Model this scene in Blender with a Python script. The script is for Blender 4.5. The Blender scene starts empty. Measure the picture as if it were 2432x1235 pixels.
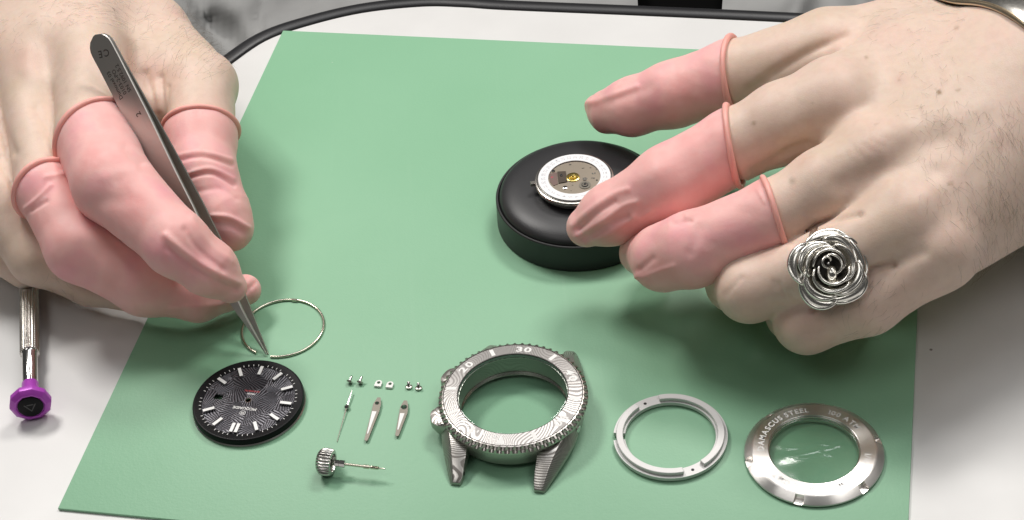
import bpy, bmesh, math, random
import numpy as np
from mathutils import Vector, Matrix
random.seed(7); RNG = np.random.default_rng(7)
scene = bpy.context.scene
COL = scene.collection
MM = 0.001                       # everything is authored in millimetres

# ------------------------------------------------------------------ camera
PITCH, ROLL, FPX, CAMH, CAMY = math.radians(41.576), math.radians(-5.942), 4489.0, 409.0, -461.0
PW, PH = 2432.0, 1235.0
FWD = np.array([0, math.cos(PITCH), -math.sin(PITCH)])
_r = np.array([1.0, 0, 0]); _u = np.cross(_r, FWD)
RIGHT = _r*math.cos(ROLL) + _u*math.sin(ROLL)
UP = -_r*math.sin(ROLL) + _u*math.cos(ROLL)
CAM = np.array([0, CAMY, CAMH])
cd = bpy.data.cameras.new('camera'); cam = bpy.data.objects.new('camera', cd); COL.objects.link(cam)
cd.sensor_fit = 'HORIZONTAL'; cd.sensor_width = 36.0; cd.lens = 36.0*FPX/PW
cd.clip_start = 0.01; cd.clip_end = 50.0
M = Matrix(((RIGHT[0], UP[0], -FWD[0], 0), (RIGHT[1], UP[1], -FWD[1], CAMY*MM),
            (RIGHT[2], UP[2], -FWD[2], CAMH*MM), (0, 0, 0, 1)))
cam.matrix_world = M
scene.camera = cam

def at(px, py, z=0.0):
    """point (mm) where the sight line of a photo pixel meets the height z"""
    d = FWD + RIGHT*(px-PW/2)/FPX - UP*(py-PH/2)/FPX
    return CAM + d*((z-CAMH)/d[2])
def depth(p): return float((np.asarray(p)-CAM) @ FWD)
def proj(P):
    q = np.asarray(P)-CAM; dz = q @ FWD
    return PW/2 + FPX*(q @ RIGHT)/dz, PH/2 - FPX*(q @ UP)/dz

# ------------------------------------------------------------------ light
w = bpy.data.worlds.new('World'); scene.world = w; w.use_nodes = True
bg = w.node_tree.nodes['Background']
bg.inputs['Color'].default_value = (1.0, 0.98, 0.95, 1); bg.inputs['Strength'].default_value = 0.055
def area_lamp(name, loc, target, sx, sy, watts, color):
    l = bpy.data.lights.new(name, 'AREA'); l.shape = 'RECTANGLE'; l.size = sx; l.size_y = sy
    l.energy = watts; l.color = color
    o = bpy.data.objects.new(name, l); COL.objects.link(o); o.location = loc
    o.rotation_euler = (Vector(target)-Vector(loc)).to_track_quat('-Z', 'Y').to_euler()
    return o
area_lamp('bench_lamp', (-0.42, 0.50, 0.92), (0.0, -0.02, 0.0), 0.36, 0.18, 7.0, (1.0, 0.965, 0.925))
area_lamp('bench_lamp', (0.36, 0.50, 0.92), (0.02, -0.02, 0.0), 0.36, 0.18, 5.7, (1.0, 0.965, 0.925))
area_lamp('fill_panel', (0.25, 0.45, 1.9), (0.05, 0, 0), 1.2, 0.5, 7.0, (0.97, 0.98, 1.0))  # unseen panels overhead, added for soft fill and contrast in the metals
area_lamp('fill_panel', (-0.9, -0.7, 1.9), (0, 0, 0), 1.2, 0.6, 4.6, (1.0, 0.98, 0.95))
area_lamp('fill_panel', (1.0, -0.5, 1.9), (0, 0, 0), 1.2, 0.6, 6.0, (1.0, 0.98, 0.95))
scene.view_settings.view_transform = 'Standard'; scene.view_settings.look = 'None'
scene.view_settings.exposure = 0.0; scene.view_settings.gamma = 1.0
scene.render.engine = 'CYCLES'
scene.cycles.use_denoising = True
scene.cycles.max_bounces = 10; scene.cycles.transparent_max_bounces = 16
scene.cycles.caustics_reflective = False; scene.cycles.caustics_refractive = False

# ------------------------------------------------------------------ object helpers
def mesh(name, V, F, smooth=40, scale=MM):
    me = bpy.data.meshes.new(name)
    V = np.asarray(V, dtype=float)*scale
    me.from_pydata([tuple(v) for v in V], [], [tuple(int(i) for i in f) for f in F])
    me.update()
    if smooth is not None:
        me.polygons.foreach_set('use_smooth', [True]*len(me.polygons))
        if smooth < 180: me.set_sharp_from_angle(angle=math.radians(smooth))
    return me
def link(name, me, mat=None, parent=None, loc=None, label=None, cat=None, group=None, kind=None):
    o = bpy.data.objects.new(name, me); COL.objects.link(o)
    if mat is not None and me is not None:
        if len(me.materials) == 0: me.materials.append(mat)
    if parent is not None: o.parent = parent
    if loc is not None: o.location = Vector([float(c)*MM for c in loc])
    if label: o['label'] = label
    if cat: o['category'] = cat
    if group: o['group'] = group
    if kind: o['kind'] = kind
    return o
def obj(name, VF, mat, parent=None, smooth=40, **k):
    return link(name, mesh(name, VF[0], VF[1], smooth), mat, parent, **k)
def thing(name, label, cat, loc=(0, 0, 0), rotz=0.0, group=None):
    o = link(name, None, None, None, loc, label, cat, group)
    o.rotation_euler = (0, 0, rotz); o.empty_display_size = 0.005
    return o
def join(*parts):
    V, F = [], []
    for v, f in parts:
        n = len(V); V += [tuple(p) for p in v]; F += [[i+n for i in q] for q in f]
    return V, F
def xf(VF, loc=(0, 0, 0), R=None, s=1.0):
    V = np.asarray(VF[0], float)*s
    if R is not None: V = V @ np.asarray(R).T
    return V+np.asarray(loc, float), VF[1]
def rotz(a): c, s = math.cos(a), math.sin(a); return np.array([[c, -s, 0], [s, c, 0], [0, 0, 1.0]])
def frame(d, up=(0, 0, 1)):
    """matrix whose columns are x,y,z with z along d"""
    z = np.asarray(d, float); z = z/np.linalg.norm(z)
    x = np.cross(np.asarray(up, float), z)
    if np.linalg.norm(x) < 1e-6: x = np.array([1.0, 0, 0])
    x /= np.linalg.norm(x); y = np.cross(z, x)
    return np.stack([x, y, z], 1)
def lathe(prof, n=96, closed=True, mod=None):
    """revolve (r,z) pairs; closed: the profile is a ring (annular solid), else ends on the axis are capped"""
    V, F = [], []; m = len(prof)
    for i in range(n):
        a = 2*math.pi*i/n
        for j, (r, z) in enumerate(prof):
            if mod: r, z = mod(a, j, r, z)
            V.append((r*math.cos(a), r*math.sin(a), z))
    for i in range(n):
        i2 = (i+1) % n
        for j in range(m if closed else m-1):
            j2 = (j+1) % m
            F.append([i*m+j, i2*m+j, i2*m+j2, i*m+j2])
    if not closed:
        for j, flip in ((0, False), (m-1, True)):
            if prof[j][0] > 1e-6:
                ring = [i*m+j for i in range(n)]
                F.append(ring if flip else ring[::-1])
    return V, F
def disc(r, z, n=48):
    return [(r*math.cos(2*math.pi*i/n), r*math.sin(2*math.pi*i/n), z) for i in range(n)], [list(range(n))]
def prism(poly, z0, z1):
    n = len(poly)
    V = [(x, y, z0) for x, y in poly]+[(x, y, z1) for x, y in poly]
    F = [list(range(n))[::-1], [n+i for i in range(n)]]
    F += [[i, (i+1) % n, n+(i+1) % n, n+i] for i in range(n)]
    return V, F
def bevel(VF, w, seg=2, ang=30):
    bm = bmesh.new(); vs = [bm.verts.new(tuple(v)) for v in VF[0]]
    for f in VF[1]:
        try: bm.faces.new([vs[i] for i in f])
        except ValueError: pass
    bm.normal_update()
    bmesh.ops.recalc_face_normals(bm, faces=bm.faces[:])
    es = [e for e in bm.edges if len(e.link_faces) == 2 and e.calc_face_angle() > math.radians(ang)]
    bmesh.ops.bevel(bm, geom=es, offset=w, segments=seg, profile=0.5, affect='EDGES', clamp_overlap=True)
    bm.verts.index_update()
    r = [tuple(v.co) for v in bm.verts], [[v.index for v in f.verts] for f in bm.faces]
    bm.free(); return r
def box(x0, x1, y0, y1, z0, z1): return prism([(x0, y0), (x1, y0), (x1, y1), (x0, y1)], z0, z1)
def tube(P, r, n=8, closed=False, caps=True):
    """round bar along points P (mm); r scalar or list"""
    P = np.asarray(P, float); m = len(P)
    R = np.full(m, r) if np.isscalar(r) else np.asarray(r, float)
    if closed: T = np.roll(P, -1, 0)-np.roll(P, 1, 0)
    else: T = np.gradient(P, axis=0)
    T /= np.linalg.norm(T, axis=1)[:, None]
    up = np.array([0, 0, 1.0]) if abs(T[0][2]) < 0.9 else np.array([1.0, 0, 0])
    V, F = [], []; x = np.cross(up, T[0]); x /= np.linalg.norm(x)
    for i in range(m):
        x = x-T[i]*(x @ T[i]); x /= np.linalg.norm(x); y = np.cross(T[i], x)
        for k in range(n):
            a = 2*math.pi*k/n; V.append(P[i]+R[i]*(math.cos(a)*x+math.sin(a)*y))
    for i in range(m if closed else m-1):
        i2 = (i+1) % m
        for k in range(n):
            k2 = (k+1) % n; F.append([i*n+k, i*n+k2, i2*n+k2, i2*n+k])
    if not closed and caps:
        F.append(list(range(n))[::-1]); F.append([(m-1)*n+k for k in range(n)])
    return V, F
def catmull(P, k=8, closed=False):
    P = np.asarray(P, float); n = len(P); out = []
    for i in range(n if closed else n-1):
        if closed: a, b, c, d = P[(i-1) % n], P[i], P[(i+1) % n], P[(i+2) % n]
        else: a, b, c, d = P[max(i-1, 0)], P[i], P[i+1], P[min(i+2, n-1)]
        for t in np.arange(k)/k:
            out.append(0.5*(2*b+(c-a)*t+(2*a-5*b+4*c-d)*t*t+(3*b-a-3*c+d)*t**3))
    if not closed: out.append(P[-1])
    return np.array(out)
_fc = {}
def glyphs(text, size, spacing=1.0, bold=0.0):
    """flat lettering as (verts, faces, width): built-in font, base line on y=0, centred on x, in mm"""
    key = (text, size, spacing, bold)
    if key not in _fc:
        cu = bpy.data.curves.new('lettering', 'FONT'); cu.body = text; cu.size = size; cu.space_character = spacing
        cu.offset = bold; cu.resolution_u = 3
        o = bpy.data.objects.new('lettering', cu); COL.objects.link(o)
        dg = bpy.context.evaluated_depsgraph_get(); dg.update()
        me = o.evaluated_get(dg).to_mesh()
        V = [tuple(v.co) for v in me.vertices]; F = [list(p.vertices) for p in me.polygons]
        o.evaluated_get(dg).to_mesh_clear(); bpy.data.objects.remove(o); bpy.data.curves.remove(cu)
        V = np.array(V) if V else np.zeros((0, 3))
        w = 0.0
        if len(V): x0, x1 = V[:, 0].min(), V[:, 0].max(); V[:, 0] -= (x0+x1)/2; w = x1-x0
        _fc[key] = (V, F, w)
    return _fc[key]
def ring_text(text, size, r, a_mid, z, bold=0.0, wide=1.0):
    """letters round a circle, tops outward, read clockwise seen from above"""
    parts = []; ws = []
    for ch in text:
        ws.append(size*0.30 if ch == ' ' else glyphs(ch, size, 1.0, bold)[2]*wide+size*0.12)
    tot = sum(ws); s = -tot/2
    for ch, wd in zip(text, ws):
        c = s+wd/2; s += wd
        if ch == ' ': continue
        V, F, _ = glyphs(ch, size, 1.0, bold); V = V*np.array([wide, 1, 1])
        a = a_mid-c/r                                   # clockwise
        R = rotz(a-math.pi/2)
        parts.append(xf((V, F), (r*math.cos(a), r*math.sin(a), z), R))
    return join(*parts)

# ------------------------------------------------------------------ material helpers
def mat(name, color=(0.5, 0.5, 0.5), rough=0.5, metal=0.0, **k):
    m = bpy.data.materials.new(name); m.use_nodes = True
    b = m.node_tree.nodes['Principled BSDF']
    b.inputs['Base Color'].default_value = (*color, 1); b.inputs['Roughness'].default_value = rough
    b.inputs['Metallic'].default_value = metal
    for key, v in k.items(): b.inputs[key].default_value = v
    return m
class NT:
    def __init__(s, m): s.m = m; s.t = m.node_tree; s.b = s.t.nodes['Principled BSDF']
    def n(s, typ, **k):
        x = s.t.nodes.new(typ)
        for a, v in k.items():
            if a.startswith('i_'):
                key = a[2:]; x.inputs[int(key) if key.isdigit() else key.replace('_', ' ')].default_value = v
            else: setattr(x, a, v)
        return x
    def l(s, a, b): s.t.links.new(a, b)
    def coords(s, scale=1.0):
        tc = s.n('ShaderNodeTexCoord'); mp = s.n('ShaderNodeMapping')
        mp.inputs['Scale'].default_value = (scale,)*3 if np.isscalar(scale) else scale
        s.l(tc.outputs['Object'], mp.inputs['Vector']); return mp.outputs['Vector']
    def noise(s, vec, scale, detail=3, rough=0.5, dist=0.0):
        x = s.n('ShaderNodeTexNoise'); x.inputs['Scale'].default_value = scale; x.inputs['Detail'].default_value = detail
        x.inputs['Roughness'].default_value = rough; x.inputs['Distortion'].default_value = dist
        s.l(vec, x.inputs['Vector']); return x.outputs['Fac']
    def ramp(s, fac, stops, interp='LINEAR'):
        x = s.n('ShaderNodeValToRGB'); cr = x.color_ramp; cr.interpolation = interp
        while len(cr.elements) < len(stops): cr.elements.new(0.5)
        for e, (p, c) in zip(cr.elements, stops): e.position = p; e.color = (*c, 1) if len(c) == 3 else c
        s.l(fac, x.inputs['Fac']); return x.outputs['Color']
    def math(s, op, a, b=None):
        x = s.n('ShaderNodeMath', operation=op)
        for i, v in ((0, a), (1, b)):
            if v is None: continue
            if isinstance(v, (int, float)): x.inputs[i].default_value = v
            else: s.l(v, x.inputs[i])
        return x.outputs[0]
    def mix(s, fac, a, b, blend='MIX'):
        x = s.n('ShaderNodeMix', data_type='RGBA', blend_type=blend)
        for sock, v in ((x.inputs[0], fac), (x.inputs[6], a), (x.inputs[7], b)):
            if isinstance(v, (int, float)): sock.default_value = v
            elif isinstance(v, tuple): sock.default_value = (*v, 1)
            else: s.l(v, sock)
        return x.outputs[2]
    def bump(s, h, strength=0.3, dist=0.0001):
        x = s.n('ShaderNodeBump'); x.inputs['Strength'].default_value = strength; x.inputs['Distance'].default_value = dist
        s.l(h, x.inputs['Height']); s.l(x.outputs['Normal'], s.b.inputs['Normal']); return x
    def attr(s, name):
        x = s.n('ShaderNodeAttribute'); x.attribute_name = name; return x.outputs['Fac']

MT = {}
def M_(k): return MT[k]
# white laminate
m = mat('white_laminate', (0.66, 0.65, 0.64), 0.42); t = NT(m); v = t.coords(1000)
t.l(t.ramp(t.noise(v, 0.03, 4), [(0.3, (0.645, 0.64, 0.63)), (0.7, (0.69, 0.685, 0.675))]), t.b.inputs['Base Color'])
vq = t.n('ShaderNodeTexVoronoi'); vq.inputs['Scale'].default_value = 0.035; t.l(v, vq.inputs['Vector'])
dots = t.math('LESS_THAN', vq.outputs['Distance'], 0.016)
pc = t.t.nodes['Principled BSDF'].inputs['Base Color'].links[0].from_socket
t.l(t.mix(t.math('MULTIPLY', dots, 0.8), pc, (0.10, 0.08, 0.07)), t.b.inputs['Base Color'])
t.l(t.math('ADD', t.math('MULTIPLY', t.noise(v, 0.02, 4, 0.6), 0.25), 0.28), t.b.inputs['Roughness'])
t.bump(t.noise(v, 1.2, 2), 0.06); MT['laminate'] = m
MT['rubber'] = mat('black_edge_rubber', (0.012, 0.012, 0.014), 0.42)
# green mat
m = mat('green_vinyl', (0.25, 0.5, 0.3), 0.5); t = NT(m); v = t.coords(1000)
n1 = t.noise(v, 0.012, 3)
c1 = t.ramp(n1, [(0.3, (0.228, 0.456, 0.284)), (0.7, (0.256, 0.486, 0.314))])
vsp = t.n('ShaderNodeTexVoronoi'); vsp.inputs['Scale'].default_value = 0.09; t.l(v, vsp.inputs['Vector'])
sepv = t.n('ShaderNodeSeparateColor'); t.l(vsp.outputs['Color'], sepv.inputs[0])
spk = t.math('MULTIPLY', t.math('LESS_THAN', vsp.outputs['Distance'], 0.022), t.math('GREATER_THAN', sepv.outputs[0], 0.55))
c1 = t.mix(t.math('MULTIPLY', spk, 0.55), c1, (0.55, 0.62, 0.55))
scr = t.noise(t.coords((900, 25, 900)), 0.25, 3, 0.6)
c1 = t.mix(t.math('MULTIPLY', t.ramp(scr, [(0.62, (0, 0, 0)), (0.75, (1, 1, 1))]), 0.05), c1, (0.42, 0.60, 0.46))
t.l(c1, t.b.inputs['Base Color'])
n2 = t.math('ADD', t.noise(v, 1.1, 3, 0.6), t.math('MULTIPLY', t.noise(v, 0.35, 2), 0.8)); t.bump(n2, 0.32, 0.00016); MT['mat'] = m
MT['mat_edge'] = mat('mat_core', (0.17, 0.34, 0.22), 0.7)
# steels
def steel(name, c, rough, aniso=0.0, mott=0.0):
    m = mat(name, c, rough, 1.0); t = NT(m)
    if mott:
        v = t.coords(1000); r = t.noise(v, 1.5, 4)
        t.l(t.math('ADD', t.math('MULTIPLY', r, mott), rough-mott/2), t.b.inputs['Roughness'])
    if aniso:
        t.b.inputs['Anisotropic'].default_value = aniso; t.b.inputs['Anisotropic Rotation'].default_value = 0.25
        tg = t.n('ShaderNodeTangent'); tg.direction_type = 'RADIAL'; tg.axis = 'Z'; t.l(tg.outputs[0], t.b.inputs['Tangent'])
    MT[name] = m; return m
steel('satin_steel', (0.56, 0.545, 0.52), 0.30, mott=0.08)
steel('polished_steel', (0.72, 0.71, 0.69), 0.14)
steel('tweezer_steel', (0.64, 0.615, 0.575), 0.44, mott=0.08)
steel('wire_steel', (0.70, 0.66, 0.55), 0.22)
steel('brushed_steel', (0.88, 0.85, 0.82), 0.30, aniso=0.9)
steel('silver', (0.84, 0.815, 0.76), 0.24, mott=0.14)
steel('oxidised_silver', (0.10, 0.095, 0.09), 0.4)
steel('nickel', (0.62, 0.59, 0.54), 0.26)
steel('brass', (0.83, 0.66, 0.22), 0.22)
MT['hand_metal'] = mat('hand_metal', (0.24, 0.22, 0.185), 0.4, 0.7)
steel('plate_metal', (0.40, 0.345, 0.28), 0.38)
MT['ground_edge'] = mat('ground_crystal_edge', (0.36, 0.43, 0.39), 0.5)
MT['spacer'] = mat('matte_silver_plating', (0.62, 0.61, 0.60), 0.45, 0.25)
MT['tab'] = mat('bright_nickel_tab', (0.78, 0.77, 0.75), 0.35, 0.5)
MT['white_lume'] = mat('white_lume', (0.86, 0.86, 0.84), 0.45)
MT['white_print'] = mat('white_print', (0.85, 0.84, 0.82), 0.5)
MT['red_print'] = mat('red_print', (0.50, 0.06, 0.07), 0.5)
MT['grey_print'] = mat('grey_print', (0.52, 0.53, 0.56), 0.6)
MT['laser_print'] = mat('laser_print', (0.05, 0.045, 0.04), 0.6)
MT['pale_engraving'] = mat('pale_engraving', (0.88, 0.87, 0.85), 0.75)
MT['black_satin'] = mat('black_satin', (0.008, 0.008, 0.009), 0.4, **{'Specular IOR Level': 0.12})
MT['black_hole'] = mat('black_hole', (0.01, 0.01, 0.01), 0.6)
MT['date_white'] = mat('date_white', (0.84, 0.84, 0.85), 0.4)
MT['purple'] = mat('purple_anodised', (0.40, 0.06, 0.46), 0.34, 0.15)
m = mat('black_leather', (0.022, 0.022, 0.024), 0.42); t = NT(m); v = t.coords(1000)
t.bump(t.noise(v, 2.2, 4, 0.6), 0.25, 0.0001); MT['leather'] = m
MT['black_plastic'] = mat('black_plastic', (0.014, 0.015, 0.015), 0.45)
# damascus
def damascus(name, freq, warp, light=(0.60, 0.57, 0.53), dark=(0.17, 0.155, 0.145), rough=0.33, seed=0.0):
    m = mat(name, light, rough, 0.9); t = NT(m); tc = t.n('ShaderNodeTexCoord'); mp = t.n('ShaderNodeMapping')
    mp.inputs['Scale'].default_value = (1000,)*3; mp.inputs['Location'].default_value = (seed, seed*1.7, seed*0.6)
    t.l(tc.outputs['Object'], mp.inputs['Vector']); v = mp.outputs['Vector']
    n0 = t.noise(v, warp, 0.8, 0.3)
    sx = t.n('ShaderNodeSeparateXYZ'); t.l(v, sx.inputs[0])
    lin = t.math('ADD', t.math('MULTIPLY', sx.outputs[0], 0.018), t.math('MULTIPLY', sx.outputs[2], 0.05))
    s = t.math('SINE', t.math('MULTIPLY', t.math('ADD', n0, lin), freq))
    f = t.ramp(t.math('ADD', t.math('MULTIPLY', s, 0.5), 0.5), [(0.32, dark), (0.62, light)])
    ge = t.n('ShaderNodeTexCoord'); sn_ = t.n('ShaderNodeSeparateXYZ'); t.l(ge.outputs['Normal'], sn_.inputs[0])
    flat_ = t.ramp(t.math('ABSOLUTE', sn_.outputs[2]), [(0.56, (0.12,)*3), (0.70, (1, 1, 1))])
    mean_ = tuple(0.45*a+0.5*b for a, b in zip(light, dark))
    f = t.mix(flat_, mean_, f)
    t.l(f, t.b.inputs['Base Color'])
    rr = t.ramp(t.math('ADD', t.math('MULTIPLY', s, 0.5), 0.5), [(0.3, (rough+.14,)*3), (0.65, (rough,)*3)])
    t.l(rr, t.b.inputs['Roughness']); t.bump(s, 0.12, 0.00004); MT[name] = m; return m
damascus('damascus_bezel', 300, 0.060, light=(0.47, 0.455, 0.44), dark=(0.29, 0.275, 0.265), rough=0.42)
damascus('damascus_case', 270, 0.058, light=(0.68, 0.655, 0.62), dark=(0.22, 0.205, 0.19), seed=31.0)
steel('toothed_steel', (0.50, 0.47, 0.44), 0.30)
# clear glass: mirror at grazing angles, clear through
def clear(name, tint=(0.97, 0.99, 0.98), f0=0.035, rough=0.03):
    m = bpy.data.materials.new(name); m.use_nodes = True; t = m.node_tree; t.nodes.clear()
    o = t.nodes.new('ShaderNodeOutputMaterial'); mx = t.nodes.new('ShaderNodeMixShader'); tr = t.nodes.new('ShaderNodeBsdfTransparent')
    gl = t.nodes.new('ShaderNodeBsdfGlossy'); lw = t.nodes.new('ShaderNodeLayerWeight'); pw = t.nodes.new('ShaderNodeMath'); ad = t.nodes.new('ShaderNodeMath')
    lw.inputs['Blend'].default_value = 0.5; pw.operation = 'POWER'; pw.inputs[1].default_value = 5.0; ad.operation = 'MULTIPLY_ADD'; ad.inputs[1].default_value = 0.9; ad.inputs[2].default_value = f0
    tr.inputs['Color'].default_value = (*tint, 1); gl.inputs['Roughness'].default_value = rough
    t.links.new(lw.outputs['Facing'], pw.inputs[0]); t.links.new(pw.outputs[0], ad.inputs[0]); t.links.new(ad.outputs[0], mx.inputs[0])
    t.links.new(tr.outputs[0], mx.inputs[1]); t.links.new(gl.outputs[0], mx.inputs[2]); t.links.new(mx.outputs[0], o.inputs['Surface'])
    MT[name] = m; return m
clear('clear_crystal'); clear('clear_film', (0.93, 0.96, 0.94), 0.08, 0.12)
# dial: rings of pleated shards
m = mat('engraved_dial', (0.03, 0.03, 0.035), 0.35, 0.5); t = NT(m); v = t.coords(1000)
vo = t.n('ShaderNodeTexVoronoi'); vo.feature = 'F1'; vo.inputs['Scale'].default_value = 0.19; t.l(v, vo.inputs['Vector'])
sepc = t.n('ShaderNodeSeparateColor'); t.l(vo.outputs['Color'], sepc.inputs[0])
a_ = t.math('MULTIPLY', sepc.outputs[0], 6.283)
cmb = t.n('ShaderNodeCombineXYZ'); t.l(t.math('MULTIPLY', t.math('COSINE', a_), 6.5), cmb.inputs[0]); t.l(t.math('MULTIPLY', t.math('SINE', a_), 6.5), cmb.inputs[1])
apx = t.n('ShaderNodeVectorMath', operation='ADD'); t.l(vo.outputs['Position'], apx.inputs[0]); t.l(cmb.outputs[0], apx.inputs[1])
rel = t.n('ShaderNodeVectorMath', operation='SUBTRACT'); t.l(v, rel.inputs[0]); t.l(apx.outputs[0], rel.inputs[1])
sp = t.n('ShaderNodeSeparateXYZ'); t.l(rel.outputs[0], sp.inputs[0])
lines = t.math('SINE', t.math('ADD', t.math('MULTIPLY', t.math('ARCTAN2', sp.outputs[1], sp.outputs[0]), 62.0), t.math('MULTIPLY', t.noise(v, 0.5, 2), 5.0)))
dc = t.ramp(t.math('ADD', t.math('MULTIPLY', lines, 0.5), 0.5), [(0.3, (0.010, 0.010, 0.013)), (0.8, (0.15, 0.146, 0.165))])
n3 = t.noise(v, 0.13, 3); dc2 = t.mix(t.ramp(n3, [(0.35, (0, 0, 0)), (0.65, (1, 1, 1))]), dc, (0.02, 0.018, 0.024))
t.l(t.mix(0.45, dc, dc2), t.b.inputs['Base Color']); t.bump(lines, 0.5, 0.00008); MT['dial'] = m
for nd in [x for x in t.t.nodes if x.bl_idname == 'ShaderNodeSeparateColor' and not x.inputs[0].is_linked]: t.t.nodes.remove(nd)
# skin
m = mat('skin', (0.70, 0.56, 0.46), 0.47); t = NT(m); v = t.coords(1000)
t.b.inputs['Subsurface Weight'].default_value = 0.35; t.b.inputs['Subsurface Radius'].default_value = (1.0, 0.4, 0.2)
t.b.inputs['Subsurface Scale'].default_value = 0.0016; t.b.inputs['Specular IOR Level'].default_value = 0.35
big = t.noise(v, 0.045, 4, 0.55); mid = t.noise(v, 0.35, 4, 0.6)
base = t.ramp(big, [(0.30, (0.655, 0.515, 0.405)), (0.5, (0.715, 0.555, 0.458)), (0.7, (0.73, 0.53, 0.445))])
base = t.mix(t.math('MULTIPLY', t.ramp(mid, [(0.42, (0, 0, 0)), (0.72, (1, 1, 1))]), 0.28), base, (0.56, 0.39, 0.31))
base = t.mix(t.math('MULTIPLY', t.attr('red'), 0.6), base, (0.60, 0.35, 0.29))
base = t.mix(t.attr('freckle'), base, (0.27, 0.17, 0.09))
t.l(base, t.b.inputs['Base Color'])
vo = t.n('ShaderNodeTexVoronoi'); vo.feature = 'DISTANCE_TO_EDGE'; vo.inputs['Scale'].default_value = 1.3; t.l(v, vo.inputs['Vector'])
wv = t.noise(v, 0.9, 5, 0.65)
h = t.math('ADD', t.math('MULTIPLY', wv, 0.8), t.math('MULTIPLY', t.math('MINIMUM', vo.outputs['Distance'], 0.18), 1.4))
t.bump(h, 0.24, 0.0002); MT['skin'] = m
# latex
m = mat('pink_latex', (0.80, 0.36, 0.33), 0.50); t = NT(m); v = t.coords(1000)
t.b.inputs['Subsurface Weight'].default_value = 0.45; t.b.inputs['Subsurface Radius'].default_value = (1.0, 0.35, 0.3)
t.b.inputs['Subsurface Scale'].default_value = 0.003; t.b.inputs['Specular IOR Level'].default_value = 0.36
big = t.noise(v, 0.075, 3, 0.5)
t.l(t.ramp(big, [(0.28, (0.82, 0.405, 0.385)), (0.5, (0.86, 0.49, 0.46)), (0.72, (0.83, 0.40, 0.42))]), t.b.inputs['Base Color'])
t.bump(t.math('ADD', t.noise(v, 0.5, 3), t.math('MULTIPLY', t.noise(v, 1.6, 3, 0.6), 0.35)), 0.24, 0.0003); MT['latex'] = m
MT['latex_rim'] = mat('pink_latex_rim', (0.86, 0.42, 0.365), 0.45, **{'Subsurface Weight': 0.2, 'Subsurface Scale': 0.0015})
MT['hair'] = mat('brown_hair', (0.16, 0.115, 0.075), 0.5)
# cloth
def cloth(name, a, b, sc=0.5):
    m = mat(name, a, 0.85); t = NT(m); v = t.coords(1000)
    t.l(t.ramp(t.noise(v, 0.02, 4), [(0.35, a), (0.65, b)]), t.b.inputs['Base Color'])
    t.bump(t.noise(v, sc, 2), 0.12, 0.0003); MT[name] = m
cloth('grey_cloth', (0.22, 0.22, 0.217), (0.30, 0.30, 0.295), 1.2)
cloth('blue_grey_cloth', (0.22, 0.24, 0.29), (0.50, 0.50, 0.50), 0.2)
MT['black_cloth'] = mat('black_cloth', (0.004, 0.004, 0.004), 0.95, **{'Specular IOR Level': 0.0})

# ------------------------------------------------------------------ setting: floor, table, mat
fl = bpy.data.meshes.new('floor'); fl.from_pydata([(-3, -3, -.74), (3, -3, -.74), (3, 3, -.74), (-3, 3, -.74)], [], [(0, 1, 2, 3)])
link('floor', fl, mat('dark_floor', (0.06, 0.06, 0.06), 0.7), kind='structure')

far_px = [(-900, 1300), (-420, 860), (-200, 660), (0, 505), (150, 408), (300, 315), (430, 236), (535, 163), (630, 98), (730, 62), (860, 31), (1000, 16), (1100, 17.5),
          (1200, 24), (1510, 37), (1880, 54), (2432, 82), (3200, 120), (4200, 170)]
far = catmull([at(x, y, 0)[:2] for x, y in far_px], 6)
poly = [tuple(p) for p in far]+[(far[-1][0], -420), (far[0][0], -420)]
table = thing('table', 'white laminate table with rounded corner and black edge band', 'table', (0, 0, 0))
obj('tabletop', prism(poly[::-1], -24, 0), MT['laminate'], table, smooth=20)
# edge band: profile swept along the far edge
prof = [(0.0, -0.3), (0.05, 0.35), (0.7, 0.95), (2.2, 1.5), (4.0, 1.4), (5.8, 0.6), (6.9, -1.2), (7.3, -4), (7.3, -22), (6, -24.5), (0, -24.8)]
T = np.gradient(far, axis=0); T /= np.linalg.norm(T, axis=1)[:, None]; N2 = np.stack([-T[:, 1], T[:, 0]], 1)
V, F = [], []; k = len(prof)
for p, n in zip(far, N2):
    for a, z in prof: V.append((p[0]+n[0]*a, p[1]+n[1]*a, z))
for i in range(len(far)-1):
    for j in range(k-1): F.append([i*k+j, (i+1)*k+j, (i+1)*k+j+1, i*k+j+1])
obj('edge_band', (V, F), MT['rubber'], table, smooth=50)

Z0 = 1.0
TL, BL, RM = at(672, 72, Z0)[:2], at(137, 1207, Z0)[:2], at(2179.5, 726, Z0)[:2]
u = (BL-TL)/np.linalg.norm(BL-TL); rt = np.array([-u[1], u[0]])
wd = (RM-TL) @ rt; ln = np.linalg.norm(BL-TL)
c4 = [TL, BL, BL+rt*wd, TL+rt*wd]
if wd < 0: c4 = c4[::-1]
ctr = sum(c4)/4
workmat = obj('work_mat', bevel(([(*(p-ctr), z) for z in (0.05, Z0) for p in c4],
              [[3, 2, 1, 0], [4, 5, 6, 7], [0, 1, 5, 4], [1, 2, 6, 5], [2, 3, 7, 6], [3, 0, 4, 7]]), 0.25, 2), MT['mat'], loc=(*ctr, 0),
              label='green rectangular vinyl work mat lying on the white table', cat='mat')

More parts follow.
